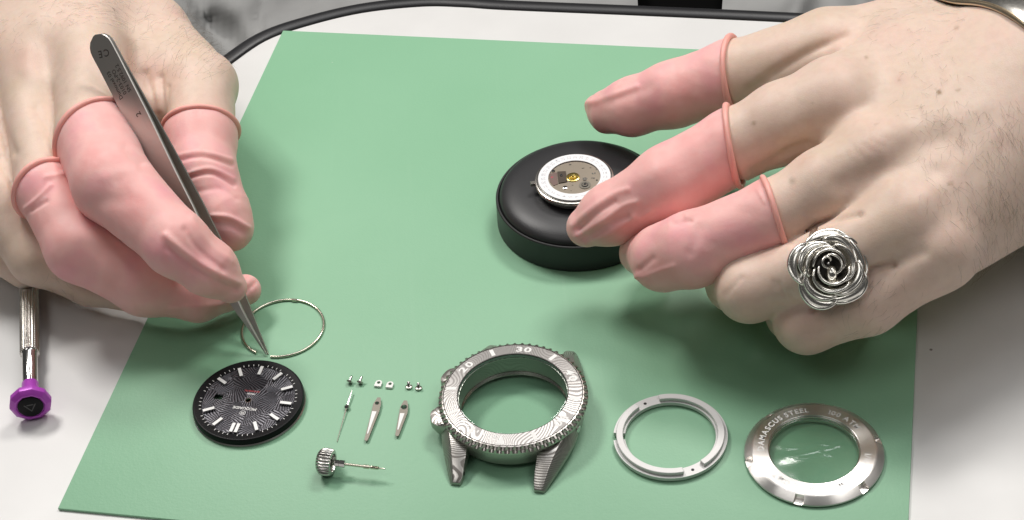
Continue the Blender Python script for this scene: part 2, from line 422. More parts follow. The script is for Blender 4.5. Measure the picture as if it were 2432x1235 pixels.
# ------------------------------------------------------------------ shared builders
def circ_fit(pts, z):
    q = np.array([at(x, y, z)[:2] for x, y in pts])
    s = np.linalg.lstsq(np.c_[2*q, np.ones(len(q))], (q**2).sum(1), rcond=None)[0]
    return s[:2], math.sqrt(s[2]+s[0]**2+s[1]**2)
def arc_ring(r0, r1, z0, z1, a0, a1, n=40, rend=0.0):
    V, F = [], []
    for i in range(n+1):
        a = a0+(a1-a0)*i/n
        for r, z in ((r0, z0), (r1, z0), (r1, z1), (r0, z1)): V.append((r*math.cos(a), r*math.sin(a), z))
    for i in range(n):
        for j in range(4): F.append([i*4+j, i*4+(j+1) % 4, i*4+4+(j+1) % 4, i*4+4+j][::-1])
    F.append([0, 1, 2, 3]); F.append([n*4+3, n*4+2, n*4+1, n*4])
    return V, F
def plate(loops, z0, z1):
    """flat plate with holes, filled by a 2-D curve; loops in mm"""
    cu = bpy.data.curves.new('plate', 'CURVE'); cu.dimensions = '2D'; cu.fill_mode = 'BOTH'; cu.extrude = (z1-z0)/2
    for lp in loops:
        s = cu.splines.new('POLY'); s.points.add(len(lp)-1); s.use_cyclic_u = True
        for p, q in zip(s.points, lp): p.co = (q[0], q[1], 0, 1)
    o = bpy.data.objects.new('plate', cu); COL.objects.link(o)
    dg = bpy.context.evaluated_depsgraph_get(); dg.update(); e = o.evaluated_get(dg); me = e.to_mesh()
    V = [(v.co.x, v.co.y, v.co.z+(z0+z1)/2) for v in me.vertices]; F = [list(p.vertices) for p in me.polygons]
    e.to_mesh_clear(); bpy.data.objects.remove(o); bpy.data.curves.remove(cu)
    return V, F
def circle(r, n=32, c=(0, 0)): return [(c[0]+r*math.cos(2*math.pi*i/n), c[1]+r*math.sin(2*math.pi*i/n)) for i in range(n)]

# ------------------------------------------------------------------ dial
ztop = Z0+2.75
dc_, dr = circ_fit([(466.5, 960.5), (710.4, 923.6), (611, 848.7), (566.6, 1050.8)], ztop)
v12 = at(559, 1036, ztop)[:2]-at(594, 958, ztop)[:2]; a12 = math.atan2(v12[1], v12[0])
dial = thing('watch_dial', 'round black watch dial with white baton markers and engraved shards', 'watch dial', (*dc_, 0))
rs = dr
obj('base_ring', lathe([(rs+0.30, Z0), (rs+0.48, Z0+0.15), (rs+0.48, Z0+0.4), (rs+0.2, Z0+0.7), (rs-2, Z0+0.75), (rs-2, Z0)], 128), MT['satin_steel'], dial)
obj('rehaut_ring', lathe([(rs+0.25, Z0+0.78), (rs+0.2, ztop-0.5), (rs-0.05, ztop-0.08), (rs-0.25, ztop), (rs-0.5, ztop-0.03), (14.2, ztop-0.35), (14.2, Z0+1.4), (rs-1.5, Z0+0.8)], 128), MT['black_satin'], dial, smooth=30)
zf = ztop-0.50
ad = a12-math.pi/2            # dial's up direction is a12; local text frame
Rd = rotz(ad)
def dl(x, y): q = Rd @ np.array([x, y, 0]); return (q[0], q[1])
date = [dl(x, y) for x, y in ((8.3, 0.95), (10.9, 1.0), (10.9, -1.0), (8.3, -0.95))]
obj('dial_plate', plate([circle(14.4, 128), circle(0.85, 24), date], zf-0.35, zf), MT['dial'], dial, smooth=30)
zb = zf+0.02
for i in range(12):
    a = math.pi/2-i*math.pi/6
    if i == 3: continue
    for off in ((-0.75, 0.75) if i == 0 else (0.0,)):
        L0, L1, hw = 10.3, 13.95, 0.55
        b_ = bevel(box(L0, L1, -hw, hw, zb+0.02, zb+0.75), 0.08, 1)
        b_ = xf(b_, (0, off, 0)) ; b_ = xf(b_, R=rotz(a+ad))
        o = obj('baton', b_, MT['polished_steel'], dial)
        q = xf(xf(box(L0+.05, L1-.05, -hw+.05, hw-.05, zb+0.755, zb+0.80), (0, off, 0)), R=rotz(a+ad))
        obj('lume', q, MT['white_lume'], o)
tk = []
for i in range(60):
    if i % 5 == 0: continue
    a = i*math.pi/30+ad
    q = xf(box(14.35, 15.0, -0.09, 0.09, 0, 0.02), R=rotz(a))
    V = np.asarray(q[0]); rr = np.hypot(V[:, 0], V[:, 1]); V[:, 2] += ztop-0.35+(rr-14.2)/(rs-0.5-14.2)*0.32+0.02
    tk.append((V, q[1]))
obj('minute_track', join(*tk), MT['white_print'], dial)
def dtext(s, size, y, m, nm, bold=0.0, spacing=1.0):
    V, F, _ = glyphs(s, size, spacing, bold); obj(nm, xf((V, F), (*dl(0, y), zb+0.02), Rd), m, dial, smooth=None)
dtext('MCQUAIDE', 1.4, 3.0, MT['white_print'], 'maker_name', 0.045, 1.05)
dtext('100ATM', 0.75, -2.9, MT['white_print'], 'depth_print', 0.04)
dtext('AUTOMATIC', 0.85, -4.1, MT['red_print'], 'red_print', 0.03)
lg = join(xf(lathe([(0.78, 0), (0.92, 0), (0.92, 0.02), (0.78, 0.02)], 32), (0, 0, 0)), xf(glyphs('M', 1.25, 1, 0.03)[:2], (0, -0.44, 0.01)))
obj('logo', xf(lg, (*dl(0, 5.35), zb+0.02), Rd), MT['white_print'], dial, smooth=None)
obj('centre_tube', xf(lathe([(0.82, zf-0.3), (0.82, zf+0.03), (0.98, zf+0.03), (0.98, zf-0.3)], 24)), MT['nickel'], dial)

# ------------------------------------------------------------------ split wire ring
wc, wr = circ_fit([(574, 789), (770, 762), (690, 713), (672, 846)], Z0+0.4)
g0 = at(612, 838, Z0)[:2]-wc; g1 = at(645, 845, Z0)[:2]-wc
ga, gb = math.atan2(g0[1], g0[0]), math.atan2(g1[1], g1[0])
aa = np.linspace(gb, ga+2*math.pi if ga < gb else ga, 120)
aa = np.linspace(gb, ga+(2*math.pi if ga < gb else 0), 120)
wring = thing('spring_ring', 'thin split wire ring lying behind the black dial', 'wire ring', (*wc, 0))
obj('wire', tube([(wr*math.cos(a), wr*math.sin(a), Z0+0.45) for a in aa], 0.42, 10), MT['wire_steel'], wring)
q = at(700, 716, Z0)[:2]-wc; aq = math.atan2(q[1], q[0])
obj('notch_clip', xf(bevel(box(-0.45, 0.45, -0.9, 0.9, Z0+0.1, Z0+1.0), 0.15, 1), (q[0], q[1], 0), rotz(aq)), MT['wire_steel'], wring)

# ------------------------------------------------------------------ watch hands
def zz(x, y): return (800+x/6.862, 880+y/6.862)
def flat_hand(name, label, outline, lume, hole, hr, z):
    P = np.array([at(*zz(*p), z)[:2] for p in outline]); c = P.mean(0); h = at(*zz(*hole), z)[:2]
    o = thing(name, label, 'watch hand', (*c, 0))
    obj('blade', bevel(plate([[tuple(p-c) for p in P], circle(hr, 24, h-c)], z-0.22, z), 0.05, 1), MT['hand_metal'], o)
    obj('bush', xf(lathe([(hr-0.03, Z0+0.02), (hr+0.16, Z0+0.02), (hr+0.16, z+0.06), (hr-0.03, z+0.06)], 24), (*(h-c), 0)), MT['polished_steel'], o)
    L = [tuple(at(*zz(*p), z)[:2]-c) for p in lume]
    if np.cross(np.subtract(L[1], L[0]), np.subtract(L[2], L[1])) < 0: L = L[::-1]
    obj('lume', bevel(prism(L, z+0.005, z+0.07), 0.02, 1), MT['white_lume'], o)
flat_hand('minute_hand', 'longer lance-shaped watch hand with white stripe and small hole', [(662, 437), (712, 438), (720, 545), (690, 665), (508, 1122), (490, 1142), (468, 1146), (447, 1125), (560, 690), (590, 545)],
          [(575, 662), (648, 668), (510, 1030), (490, 1030)], (655, 530), 0.50, Z0+1.0)
flat_hand('hour_hand', 'shorter lance-shaped watch hand with white stripe and large hole', [(1095, 485), (1147, 490), (1163, 585), (1150, 690), (1012, 1048), (998, 1066), (972, 1070), (950, 1050), (1015, 690), (1030, 600), (1060, 545)],
          [(1030, 695), (1105, 697), (1005, 965), (985, 965)], (1095, 595), 0.78, Z0+1.0)
S0, S1, S2 = at(*zz(2, 1160), Z0+0.25), at(*zz(162, 590), Z0+0.9), at(*zz(246, 325), Z0+1.2)
sc_ = thing('seconds_hand', 'needle-thin seconds hand with small hub left of the other hands', 'watch hand', (*S1[:2], 0))
o3 = np.array([S1[0], S1[1], 0])
obj('needle', tube([S0-o3, (S0*0.6+S1*0.4)-o3, S1-o3], [0.10, 0.12, 0.2], 8), MT['hand_metal'], sc_)
obj('counterweight', tube([S1-o3, S1*0.5+S2*0.5-o3, S2-o3], [0.20, 0.26, 0.2], 8), MT['polished_steel'], sc_)
obj('hub', lathe([(0, Z0), (0.5, Z0), (0.5, Z0+0.5), (0.85, Z0+0.9), (0.8, Z0+1.1), (0.3, Z0+1.6), (0, Z0+1.6)], 20, closed=False), MT['polished_steel'], sc_)

# ------------------------------------------------------------------ small screws and clamps
def screw(px, py, label, tilt, az, s=1.0):
    p = at(px, py, Z0+0.5*s)
    o = thing('screw', label, 'screw', (*p[:2], 0), 0, 'tiny watch screws')
    d = np.array([math.cos(az)*math.cos(tilt), math.sin(az)*math.cos(tilt), math.sin(tilt)]); Rm = frame(d)
    lift = Z0+(0.98*s*math.cos(tilt)+0.02)
    hd = lathe([(0, 0), (0.85, 0), (0.98, 0.12), (0.98, 0.42), (0.85, 0.52), (0.45, 0.56)], 24, closed=False)
    th = [(0.46, 0.56)]+[(0.46 if i % 2 else 0.36, 0.62+i*0.14) for i in range(10)]+[(0.2, 2.15), (0, 2.2)]
    obj('screw_head', xf(hd, (0, 0, lift), Rm, s), MT['nickel'], o)
    obj('thread', xf(lathe(th, 16, closed=False), (0, 0, lift), Rm, s), MT['polished_steel'], o)
screw(830, 909, 'leftmost tiny screw lying tilted beside its twin', 0.75, 0.9)
screw(854.5, 910, 'second tiny screw from the left, lying tilted', 0.85, 0.9)
screw(971, 918, 'tiny screw on its head, beside the washer-like clamps', 1.45, 1.2, 1.05)
screw(994, 921, 'rightmost tiny screw standing on its head near watch case', 1.45, 1.2, 1.05)
for (x, y), lab in (((899, 913), 'left of the two small silver clamps with round hole'), ((926, 916), 'right of the two small silver clamps with round hole')):
    p = at(x, y, Z0+0.3); o = thing('movement_clamp', lab, 'clamp', (*p[:2], 0), -0.28, 'movement clamps')
    out = [(-1.05, -1.1), (1.05, -1.1), (1.05, 0.35)]+[(1.05*math.cos(a), 0.35+1.05*math.sin(a)) for a in np.linspace(0.2, math.pi-0.2, 12)]+[(-1.05, 0.35)]
    obj('clamp_plate', bevel(plate([out, circle(0.55, 20, (0, 0.4))], Z0+0.3, Z0+0.75), 0.06, 1), MT['tab'], o)
    obj('clamp_foot', bevel(box(-1.05, 1.05, -1.25, -0.45, Z0, Z0+0.55), 0.1, 1), MT['tab'], o)

# ------------------------------------------------------------------ crown with stem
zc = Z0+4.15
A_, B_ = at(757, 1095, zc), at(916, 1114, zc)
crown = thing('winding_crown', 'ribbed steel winding crown lying on its side with long stem', 'watch crown', (*A_[:2], 0))
d = B_-A_; L = np.linalg.norm(d); Rm = frame(d); lo = (0, 0, zc)
def rib(a, j, r, z):
    if r > 3.3: r -= 0.42*(0.5-0.5*math.cos(26*a))*(1.0 if 1.0 < z < 4.2 else 0.35)
    return r, z
obj('crown_head', xf(lathe([(0, -0.4), (1.6, -0.4), (2.9, -0.05), (3.55, 0.45), (4.0, 1.1), (4.12, 2.4), (4.0, 3.7), (3.6, 4.3), (3.1, 4.45), (2.7, 4.4), (2.45, 3.6), (2.45, 1.6), (0.8, 1.5), (0.0, 1.5)], 208, closed=False, mod=rib), lo, Rm), MT['satin_steel'], crown, smooth=50)
obj('stem_collar', xf(lathe([(0.0, 1.4), (1.0, 1.4), (1.0, 6.3), (1.05, 6.4), (1.05, 8.0), (0.8, 8.1), (0, 8.1)], 8, closed=False), lo, Rm), MT['polished_steel'], crown, smooth=20)
st = [(0, 8.0), (0.42, 8.0), (0.42, 13.6), (0.62, 13.7), (0.62, 15.3), (0.36, 15.4), (0.36, 15.8), (0.56, 15.9)]
st += [(0.56 if i % 2 else 0.46, 15.9+0.16*i) for i in range(1, 15)]+[(0.25, 18.3), (0.18, L-0.2), (0, L)]
obj('stem', xf(lathe(st, 20, closed=False), lo, Rm), MT['wire_steel'], crown)

# ------------------------------------------------------------------ watch case
zbz = Z0+10.6
cc, cri = circ_fit([(1086.4, 943.2), (1349.1, 928), (1228.8, 839.5), (1207.4, 1030.4)], zbz)
case = thing('watch_case', 'patterned damascus steel diver watch case with toothed rotating bezel', 'watch case', (*cc, 0), math.radians(-14.5))
ro = 22.1; b0, b1 = zbz-0.10, zbz-0.02
ins_r0, ins_r1 = cri+0.15, 20.45
obj('bezel_insert', lathe([(cri-0.05, zbz-0.25), (ins_r0, zbz), (ins_r1, zbz-0.50), (ins_r1+.05, zbz-0.9), (cri, zbz-0.9)], 160), MT['damascus_bezel'], case, smooth=30)
obj('bezel_groove', lathe([(ins_r1+0.02, zbz-0.75), (ins_r1+0.25, zbz-0.75), (ins_r1+0.25, zbz-1.5), (ins_r1+0.02, zbz-1.5)], 160), MT['black_hole'], case)
NT_ = 60; V, F = [], []; nn = NT_*8
for i in range(nn):
    a = 2*math.pi*i/nn; ph = (i % 8)/8.0
    tooth = max(0.0, 1-abs(ph-0.5)/0.42); tooth = min(1, tooth*1.35)
    rt_, zt = 21.1+0.95*tooth, zbz-0.75-0.05*(1-tooth)
    prof = [(ins_r1+0.25, zbz-1.6), (ins_r1+0.25, zbz-0.5), (ins_r1+0.35, zbz-0.5), (20.98+0.1*tooth, zbz-0.60), (rt_, zt-0.35-0.35*(1-tooth)), (21.25+0.8*tooth, zbz-1.7), (ro, zbz-2.25), (ro, zbz-2.75), (21.3, zbz-3.0), (19, zbz-3.0)]
    for r, z in prof: V.append((r*math.cos(a), r*math.sin(a), z))
k = len(prof)
for i in range(nn):
    for j in range(k-1): F.append([i*k+j, ((i+1) % nn)*k+j, ((i+1) % nn)*k+j+1, i*k+j+1][::-1])
obj('toothed_bezel', (V, F), MT['toothed_steel'], case, smooth=28)
def on_insert(VF):
    V = np.asarray(VF[0], float).copy(); rr = np.hypot(V[:, 0], V[:, 1])
    V[:, 2] += zbz-0.50*(rr-ins_r0)/(ins_r1-ins_r0)+0.03
    return V, VF[1]
for num in (20, 30, 40, 50):
    a = math.pi/2-(num-30)*math.pi/30
    obj('numeral', on_insert(ring_text(str(num), 3.2, (ins_r0+ins_r1)/2-1.12, a, 0.0, 0.10, wide=1.4)), MT['white_print'], case, smooth=None)
for k5 in range(12):
    mn = k5*5
    if mn in (20, 30, 40, 50, 0): continue
    a = math.pi/2-(mn-30)*math.pi/30
    obj('index_block', on_insert(xf(box(ins_r0+0.5, ins_r1-0.45, -0.58, 0.58, 0, 0.012), R=rotz(a))), MT['white_print'], case, smooth=None)
tick = []
for mn in range(1, 20):
    if mn % 5 == 0 or mn > 15: continue
    a = math.pi/2-(mn-30)*math.pi/30
    tick.append(on_insert(xf(box(ins_r0+0.8, ins_r0+1.75, -0.27, 0.27, 0, 0.012), R=rotz(a))))
obj('minute_ticks', join(*tick), MT['white_print'], case, smooth=None)
tri = prism([(ins_r0+0.5, 0), (ins_r1-0.4, -1.2), (ins_r1-0.4, 1.2)], 0, 0.012)
obj('zero_triangle', on_insert(xf(tri, R=rotz(-math.pi/2))), MT['white_print'], case, smooth=None)
obj('crystal', lathe([(0, zbz-1.3), (cri-0.15, zbz-1.3), (cri-0.15, zbz-0.05), (cri-0.6, zbz+0.03), (0, zbz+0.08)], 128, closed=False), MT['clear_crystal'], case, smooth=30)
obj('crystal_gasket', lathe([(cri-0.11, zbz-0.45), (cri-0.03, zbz-0.45), (cri-0.03, zbz-0.2), (cri-0.11, zbz-0.12)], 128), MT['black_hole'], case)
obj('crystal_edge', lathe([(cri-0.13, zbz-1.35), (cri-0.03, zbz-1.35), (cri-0.03, zbz-0.47), (cri-0.13, zbz-0.47)], 128), MT['ground_edge'], case)
# middle case: plan outline with crown guards, lofted
zb0, zb1 = Z0+1.9, zbz-3.05
def plan(scale, guard):
    P = []
    for i in range(180):
        a = 2*math.pi*i/180; r = 21.0*scale
        da = (math.degrees(a)-180+180) % 360-180
        for g, s_ in ((22, 1.0), (-22, 1.0)):
            r += guard*3.9*math.exp(-((da-g)/10.5)**4)
        P.append((r*math.cos(a), r*math.sin(a)))
    return P
V, F = [], []; lev = [(16.4, None, zb1+0.2), (1.0, 0.62, zb1-0.15), (1.01, 0.95, zb1-0.75), (1.01, 1.0, zb1-2.9), (0.99, 0.8, zb0+0.5), (0.95, 0.0, zb0), (16.4, None, zb0-0.25)]
for s_, g_, z in lev:
    P = circle(s_, 180) if g_ is None else plan(s_, g_)
    V += [(x, y, z) for x, y in P]
nl = len(lev)
for j in range(nl):
    j2 = (j+1) % nl
    for i in range(180): F.append([j*180+i, j2*180+i, j2*180+(i+1) % 180, j*180+(i+1) % 180])
obj('middle_case', (V, F), MT['damascus_case'], case, smooth=35)
obj('case_thread', lathe([(16.35, zb0-0.2), (16.35, zb0+1.2)]+[(16.2-0.22*(i % 2), zb0+1.2-0.22*i) for i in range(7)]+[(16.2, zb0-0.4), (18.3, zb0-0.4), (18.3, zb0-0.2)], 120), MT['nickel'], case, smooth=20)
obj('inner_wall', lathe([(16.38, zb1+0.3), (16.38, zbz-1.35), (cri-0.3, zbz-1.4), (cri-0.3, zbz-2.0), (16.1, zbz-2.2), (15.9, zb0+2.2), (16.38, zb0+1.9)], 120), MT['damascus_case'], case, smooth=35)
def lug(sx, sy):
    secs = []   # (y, x inner, x outer, z bottom, z top)
    for y, xi, xo, xt, z0, z1 in ((7.5, 14.95, 20.4, 19.0, Z0+1.9, zb1-0.03), (11.5, 12.2, 19.9, 17.6, Z0+1.8, zb1-0.10), (15.5, 10.4, 18.8, 16.2, Z0+1.5, zb1-0.6), (19.5, 10.3, 17.4, 15.0, Z0+1.1, zb1-1.7), (23.5, 10.3, 15.9, 14.0, Z0+0.6, zb1-3.4), (26.8, 10.4, 14.6, 13.3, Z0+0.1, zb1-5.2), (28.4, 10.8, 13.8, 13.0, Z0, zb1-6.3)):
        secs.append([(xi, y, z0), (xo-0.3, y, z0), (xo, y, z0*0.65+z1*0.35), (xt, y, z1), (xi, y, z1)])
    V = [(sx*p[0], sy*p[1], p[2]) for s_ in secs for p in s_]; F = []; k = 5
    for i in range(len(secs)-1):
        for j in range(k): F.append([i*k+j, i*k+(j+1) % k, (i+1)*k+(j+1) % k, (i+1)*k+j])
    F.append(list(range(k))); F.append([(len(secs)-1)*k+j for j in range(k)][::-1])
    return bevel((V, F), 0.22, 2, 25)
for sx, sy in ((-1, -1), (1, -1), (-1, 1), (1, 1)):
    lg_ = obj('lug', lug(sx, sy), MT['damascus_case'], case, smooth=35)
    hole = xf(lathe([(0, 0), (0.55, 0), (0.55, 0.12), (0, 0.12)], 16, closed=False), (sx*10.30, sy*25.2, Z0+1.9), frame((-sx, 0, 0)))
    obj('spring_bar_hole', hole, MT['black_hole'], lg_)
obj('crown_tube', xf(lathe([(0.7, 0), (1.3, 0), (1.3, 1.0), (0.7, 1.0)], 24), (-20.0, 0, (zb0+zb1)/2), frame((-1, 0, 0))), MT['nickel'], case)
obj('glint_disc', xf(lathe([(0, 0), (1.3, 0), (1.3, 0.5), (0.9, 0.7), (0, 0.7)], 24, closed=False), (19.9, -6.5, (zb0+zb1)/2-0.4), frame((1, -0.33, 0))), MT['polished_steel'], case)  # polished disc added for a small glint on the case side

# ------------------------------------------------------------------ movement spacer ring
zr = Z0+3.0
rc, rr_ = circ_fit([(1440+125/5.147, 920+560/5.147), (1440+1440/5.147, 920+520/5.147), (1440+820/5.147, 920+70/5.147), (1440+840/5.147, 920+1050/5.147)], zr)
spc = thing('spacer_ring', 'matte silver movement spacer ring with raised arcs and two screw holes', 'spacer ring', (*rc, 0))
rI, rO = rr_-2.0, rr_
def rang(zx, zy): q = at(1440+zx/5.147, 920+zy/5.147, zr)[:2]-rc; return math.atan2(q[1], q[0])
na0, na1 = rang(100, 520), rang(95, 610)
if na1 < na0: na1 += 2*math.pi
def flange_cut(a, j, r, z):
    return r, z
hA, hB = rang(480, 172), rang(1090, 1025)
rm = (rr_+rI)/2+0.1
fz = Z0+1.75
fl_loops = [circle(rO+0.85, 160), circle(rI-0.55, 160)]
# lower flange with a notch: arc that leaves the notch open
obj('flange', arc_ring(rI-0.55, rO+0.85, Z0+0.55, fz, na1, na0+2*math.pi, 150), MT['spacer'], spc, smooth=30)
obj('foot_ring', arc_ring(rI+0.4, rO+0.35, Z0, Z0+0.55, na1, na0+2*math.pi, 120), MT['spacer'], spc, smooth=30)
a1a, a1b = rang(640, 110), rang(1190, 930)       # clockwise from upper left to lower right
while a1b > a1a: a1b -= 2*math.pi
obj('raised_arc', bevel(arc_ring(rI, rO, fz, zr, a1b, a1a, 70), 0.15, 1, 60), MT['spacer'], spc, smooth=40)
a2a, a2b = rang(950, 1030), rang(380, 215)
while a2b > a2a: a2b -= 2*math.pi
obj('raised_arc', bevel(arc_ring(rI, rO, fz, zr, a2b, a2a, 70), 0.15, 1, 60), MT['spacer'], spc, smooth=40)
for h_ in (hA, hB):
    obj('screw_hole', xf(lathe([(0, 0), (0.48, 0), (0.48, 0.03), (0, 0.03)], 20, closed=False), (rm*math.cos(h_), rm*math.sin(h_), fz+0.004)), MT['black_hole'], spc)

# ------------------------------------------------------------------ case back
zk = Z0+2.9
kc, kri = circ_fit([(1823.7, 1063.6), (2044.7, 1067), (1935.9, 986.5), (1942.7, 1147.4)], zk)
cb = thing('case_back', 'round brushed steel case back with lettering and clear window', 'watch case back', (*kc, 0))
ko = kri*329/221.0+0.35; kt = kri*1.325
kn = [math.atan2(*(at(x, y, Z0+2)[:2]-kc)[::-1]) for x, y in ((1783, 1094), (1898, 1183), (2053, 1158), (2085, 1043))]
kn += [kn[2]+math.pi-0.03, kn[1]+math.pi]
def notch(a, j, r, z):
    if r > kt+0.43:
        for b in kn:
            dd = (a-b+math.pi) % (2*math.pi)-math.pi
            if abs(dd) < 0.07: z = min(z, Z0+0.75)
    return r, z
pb = [(kri, Z0+1.2), (kri, zk-0.05), (kri+0.08, zk), (kt-0.03, zk), (kt+0.05, zk-0.03), (kt+0.42, zk-0.15), (kt+0.44, zk-0.16), (ko-0.12, zk-1.7), (ko-0.1, zk-1.72), (ko, zk-1.85), (ko-0.05, Z0+0.6), (ko-0.5, Z0+0.35), (ko-1.5, Z0+0.05), (kri+0.8, Z0+0.05)]
obj('back_ring', lathe(pb, 480, mod=notch), MT['brushed_steel'], cb, smooth=18)
obj('window_seat', lathe([(kri-0.02, Z0+0.4), (kri-0.02, zk-0.55), (kri-0.25, zk-0.6), (kri-0.3, zk-1.1), (kri-0.5, zk-1.15), (kri-0.5, Z0+0.4)], 128), MT['polished_steel'], cb)
obj('window', lathe([(0, zk-1.1), (kri-0.28, zk-1.1), (kri-0.28, zk-0.75), (0, zk-0.7)], 128, closed=False), MT['clear_crystal'], cb, smooth=30)
# crinkled protective film over the window
V, F = [], []; nR, nA = 40, 96; rf = kri-0.4
def crinkle(x, y):
    z = 0.10*math.sin(0.9*y+0.8*math.sin(0.35*x)+0.3*x)*math.exp(-((y-0.4)/4.5)**2)
    for (cx, cy, dx, dy, w_, h_) in ((-3.5, -1.2, 5, 0.5, .45, .22), (4.5, 1.2, 4, -1.3, .4, .25), (-6.5, 1.6, 2.2, -0.4, .35, .2), (7.6, 2.6, 2, .7, .35, .22), (3.0, -2.0, 1.6, -1.2, .3, .22), (-1.0, -2.6, 5, .2, .4, .15), (6.0, 0.2, 3, .9, .4, .2)):
        l_ = math.hypot(dx, dy); tx, ty = dx/l_, dy/l_; s1 = (x-cx)*tx+(y-cy)*ty; s2 = -(x-cx)*ty+(y-cy)*tx-0.10*s1*s1/l_
        z += h_*math.exp(-(s2/w_)**2)*math.exp(-(s1/l_)**4)
    return z*min(1, (1-math.hypot(x, y)/rf)*6)
for i in range(nR+1):
    r = rf*i/nR
    for j in range(nA):
        a = 2*math.pi*j/nA; x, y = r*math.cos(a), r*math.sin(a); V.append((x, y, zk-0.62+crinkle(x, y)))
for i in range(nR):
    for j in range(nA): F.append([i*nA+j, (i+1)*nA+j, (i+1)*nA+(j+1) % nA, i*nA+(j+1) % nA])
obj('window_film', (V, F), MT['clear_film'], cb, smooth=180)
kr_t = (kri+kt)/2
def ca(x, y): q = at(x, y, zk)[:2]-kc; return math.atan2(q[1], q[0])
for txt, (ax, ay), nm in (('DAMASCUS STEEL', (1836, 1004), 'engraving'), ('100 ATM', (2012, 990), 'engraving'), ('1/100/1', (2056, 1100), 'engraving'), ('MCQUAIDE GMT', (1916, 1160), 'engraving')):
    obj(nm, ring_text(txt, 2.45, kr_t-0.88, ca(ax, ay), zk+0.015, 0.06), MT['pale_engraving'], cb, smooth=None)

# ------------------------------------------------------------------ movement holder with leather cushion
hz = Z0+10.2
hc_, hr_ = circ_fit([(1177.3, 466), (1354, 589.6), (1205, 540), (1250, 570)], hz)
hr_ = 27.6; hl = at(1177.3, 470, hz)[:2]; hf = at(1358, 590, hz)[:2]
hc_ = np.array([hl[0]+hr_*0.998, hf[1]+hr_*0.99])
hold = thing('movement_holder', 'round black holder with padded leather top on the mat', 'movement holder', (*hc_, 0))
obj('holder_base', lathe([(0, Z0), (hr_-0.2, Z0), (hr_+0.25, Z0+0.4), (hr_, hz-0.3), (hr_-0.25, hz), (hr_-0.7, hz), (hr_-0.9, hz-0.2), (hr_-1.0, hz-1.8), (0, hz-1.8)], 160, closed=False), MT['black_plastic'], hold, smooth=35)
cp = [(hr_-1.1, hz-1.7), (hr_-1.15, hz-0.2), (hr_-1.6, hz+1.0), (hr_-2.8, hz+2.1), (hr_-5, hz+3.0), (hr_-8, hz+3.6), (hr_-12, hz+3.95), (hr_-16, hz+4.0), (0, hz+4.0)]
obj('cushion', lathe([tuple(p) for p in catmull(cp, 3)], 128, closed=False), MT['leather'], hold, smooth=180)

# ------------------------------------------------------------------ movement
zm = hz+4.0
zd = zm+4.4
mc, mr = circ_fit([(1275, 425), (1453, 414), (1369, 368), (1358, 473.5)], zd)
mv = thing('watch_movement', 'bare watch movement with white date ring on the black cushion', 'watch movement', (*mc, 0))
R_ = 12.0*1.0; s_ = mr/R_
obj('lower_plate', lathe([(0, zm), (10.6, zm), (10.8, zm+0.2), (10.8, zm+0.9), (11.6, zm+1.0), (11.7, zm+1.5), (0, zm+1.5)], 96, closed=False), MT['black_satin'], mv)
obj('rotor_rim', lathe([(10.9, zm+0.75), (11.75, zm+0.75), (11.8, zm+1.15), (10.9, zm+1.2)], 96), MT['nickel'], mv)
obj('main_plate', lathe([(0, zm+2.0), (12.2, zm+2.0), (12.75, zm+2.2), (12.8, zm+2.9), (12.6, zm+3.1), (12.55, zm+3.35), (12.8, zm+3.4), (12.8, zm+3.75), (12.4, zm+3.9), (0, zm+3.9)], 128, closed=False), MT['nickel'], mv)
obj('gap_ring', lathe([(12.05, zd-0.49), (12.35, zd-0.49), (12.35, zd-0.44), (12.05, zd-0.44)], 96), MT['black_hole'], mv)
obj('gap_shade_ring', lathe([(9.0, zm+1.5), (11.3, zm+1.5), (11.3, zm+2.0), (9.0, zm+2.0)], 64), MT['black_satin'], mv)  # black ring standing in for the shade in the gap between the plates
ri = mr*0.722
obj('date_ring', lathe([(ri, zd-0.35), (ri, zd-0.05), (ri+0.05, zd), (mr-0.05, zd), (mr, zd-0.05), (mr, zd-0.35)], 128), MT['date_white'], mv)
def mang(x, y): q = at(1260+x/8.82, 360+y/8.82, zd)[:2]-mc; return math.atan2(q[1], q[0])
a1 = mang(380, 805); a6 = mang(975, 925)
if a6 < a1: a6 += 2*math.pi
stp = (a6-a1)/5
dn = []
for i in range(1, 32):
    a = a1+(i-1)*2*math.pi/31
    V, F, _ = glyphs(str(i), 1.75, 0.95, 0.005)
    rr2 = (ri+mr)/2; ux, uy = -math.sin(a), math.cos(a)
    dn.append(xf((V, F), (rr2*math.cos(a)-ux*0.62, rr2*math.sin(a)-uy*0.62, zd+0.012), rotz(a)))
obj('date_numerals', join(*dn), MT['grey_print'], mv, smooth=None)
zp = zd-0.52
obj('dial_side_plate', lathe([(0, zp-0.02), (ri+0.2, zp-0.02), (ri+0.2, zp+0.08), (0, zp+0.08)], 96, closed=False), MT['plate_metal'], mv)
zp += 0.08
def mp(x, y, z=zp): return at(1260+x/8.82, 360+y/8.82, z)[:2]-mc
def cyl_at(x, y, r, h, m, nm, z=zp, prof=None, n=24):
    c = mp(x, y); o_ = lathe(prof or [(0, 0), (r, 0), (r, h-0.05), (r-0.05, h), (0, h)], n, closed=False)
    obj(nm, xf(o_, (*c, z)), m, mv)
cyl_at(890, 545, 2.1, 0.5, MT['brass'], 'centre_wheel', prof=[(0, 0), (2.2, 0), (2.2, 0.35), (2.0, 0.42), (1.6, 0.42), (1.5, 0.3), (1.2, 0.3), (1.15, 0.85), (0.7, 0.9), (0.65, 1.3), (0.3, 1.35), (0, 1.35)], n=36)
cyl_at(1140, 705, 1.35, 0.3, MT['hand_metal'], 'setting_wheel', prof=[(0, 0), (1.9, 0), (1.9, 0.22), (1.2, 0.22), (1.15, 0.1), (0.9, 0.1), (0.85, 0.4), (0, 0.4)], n=36)
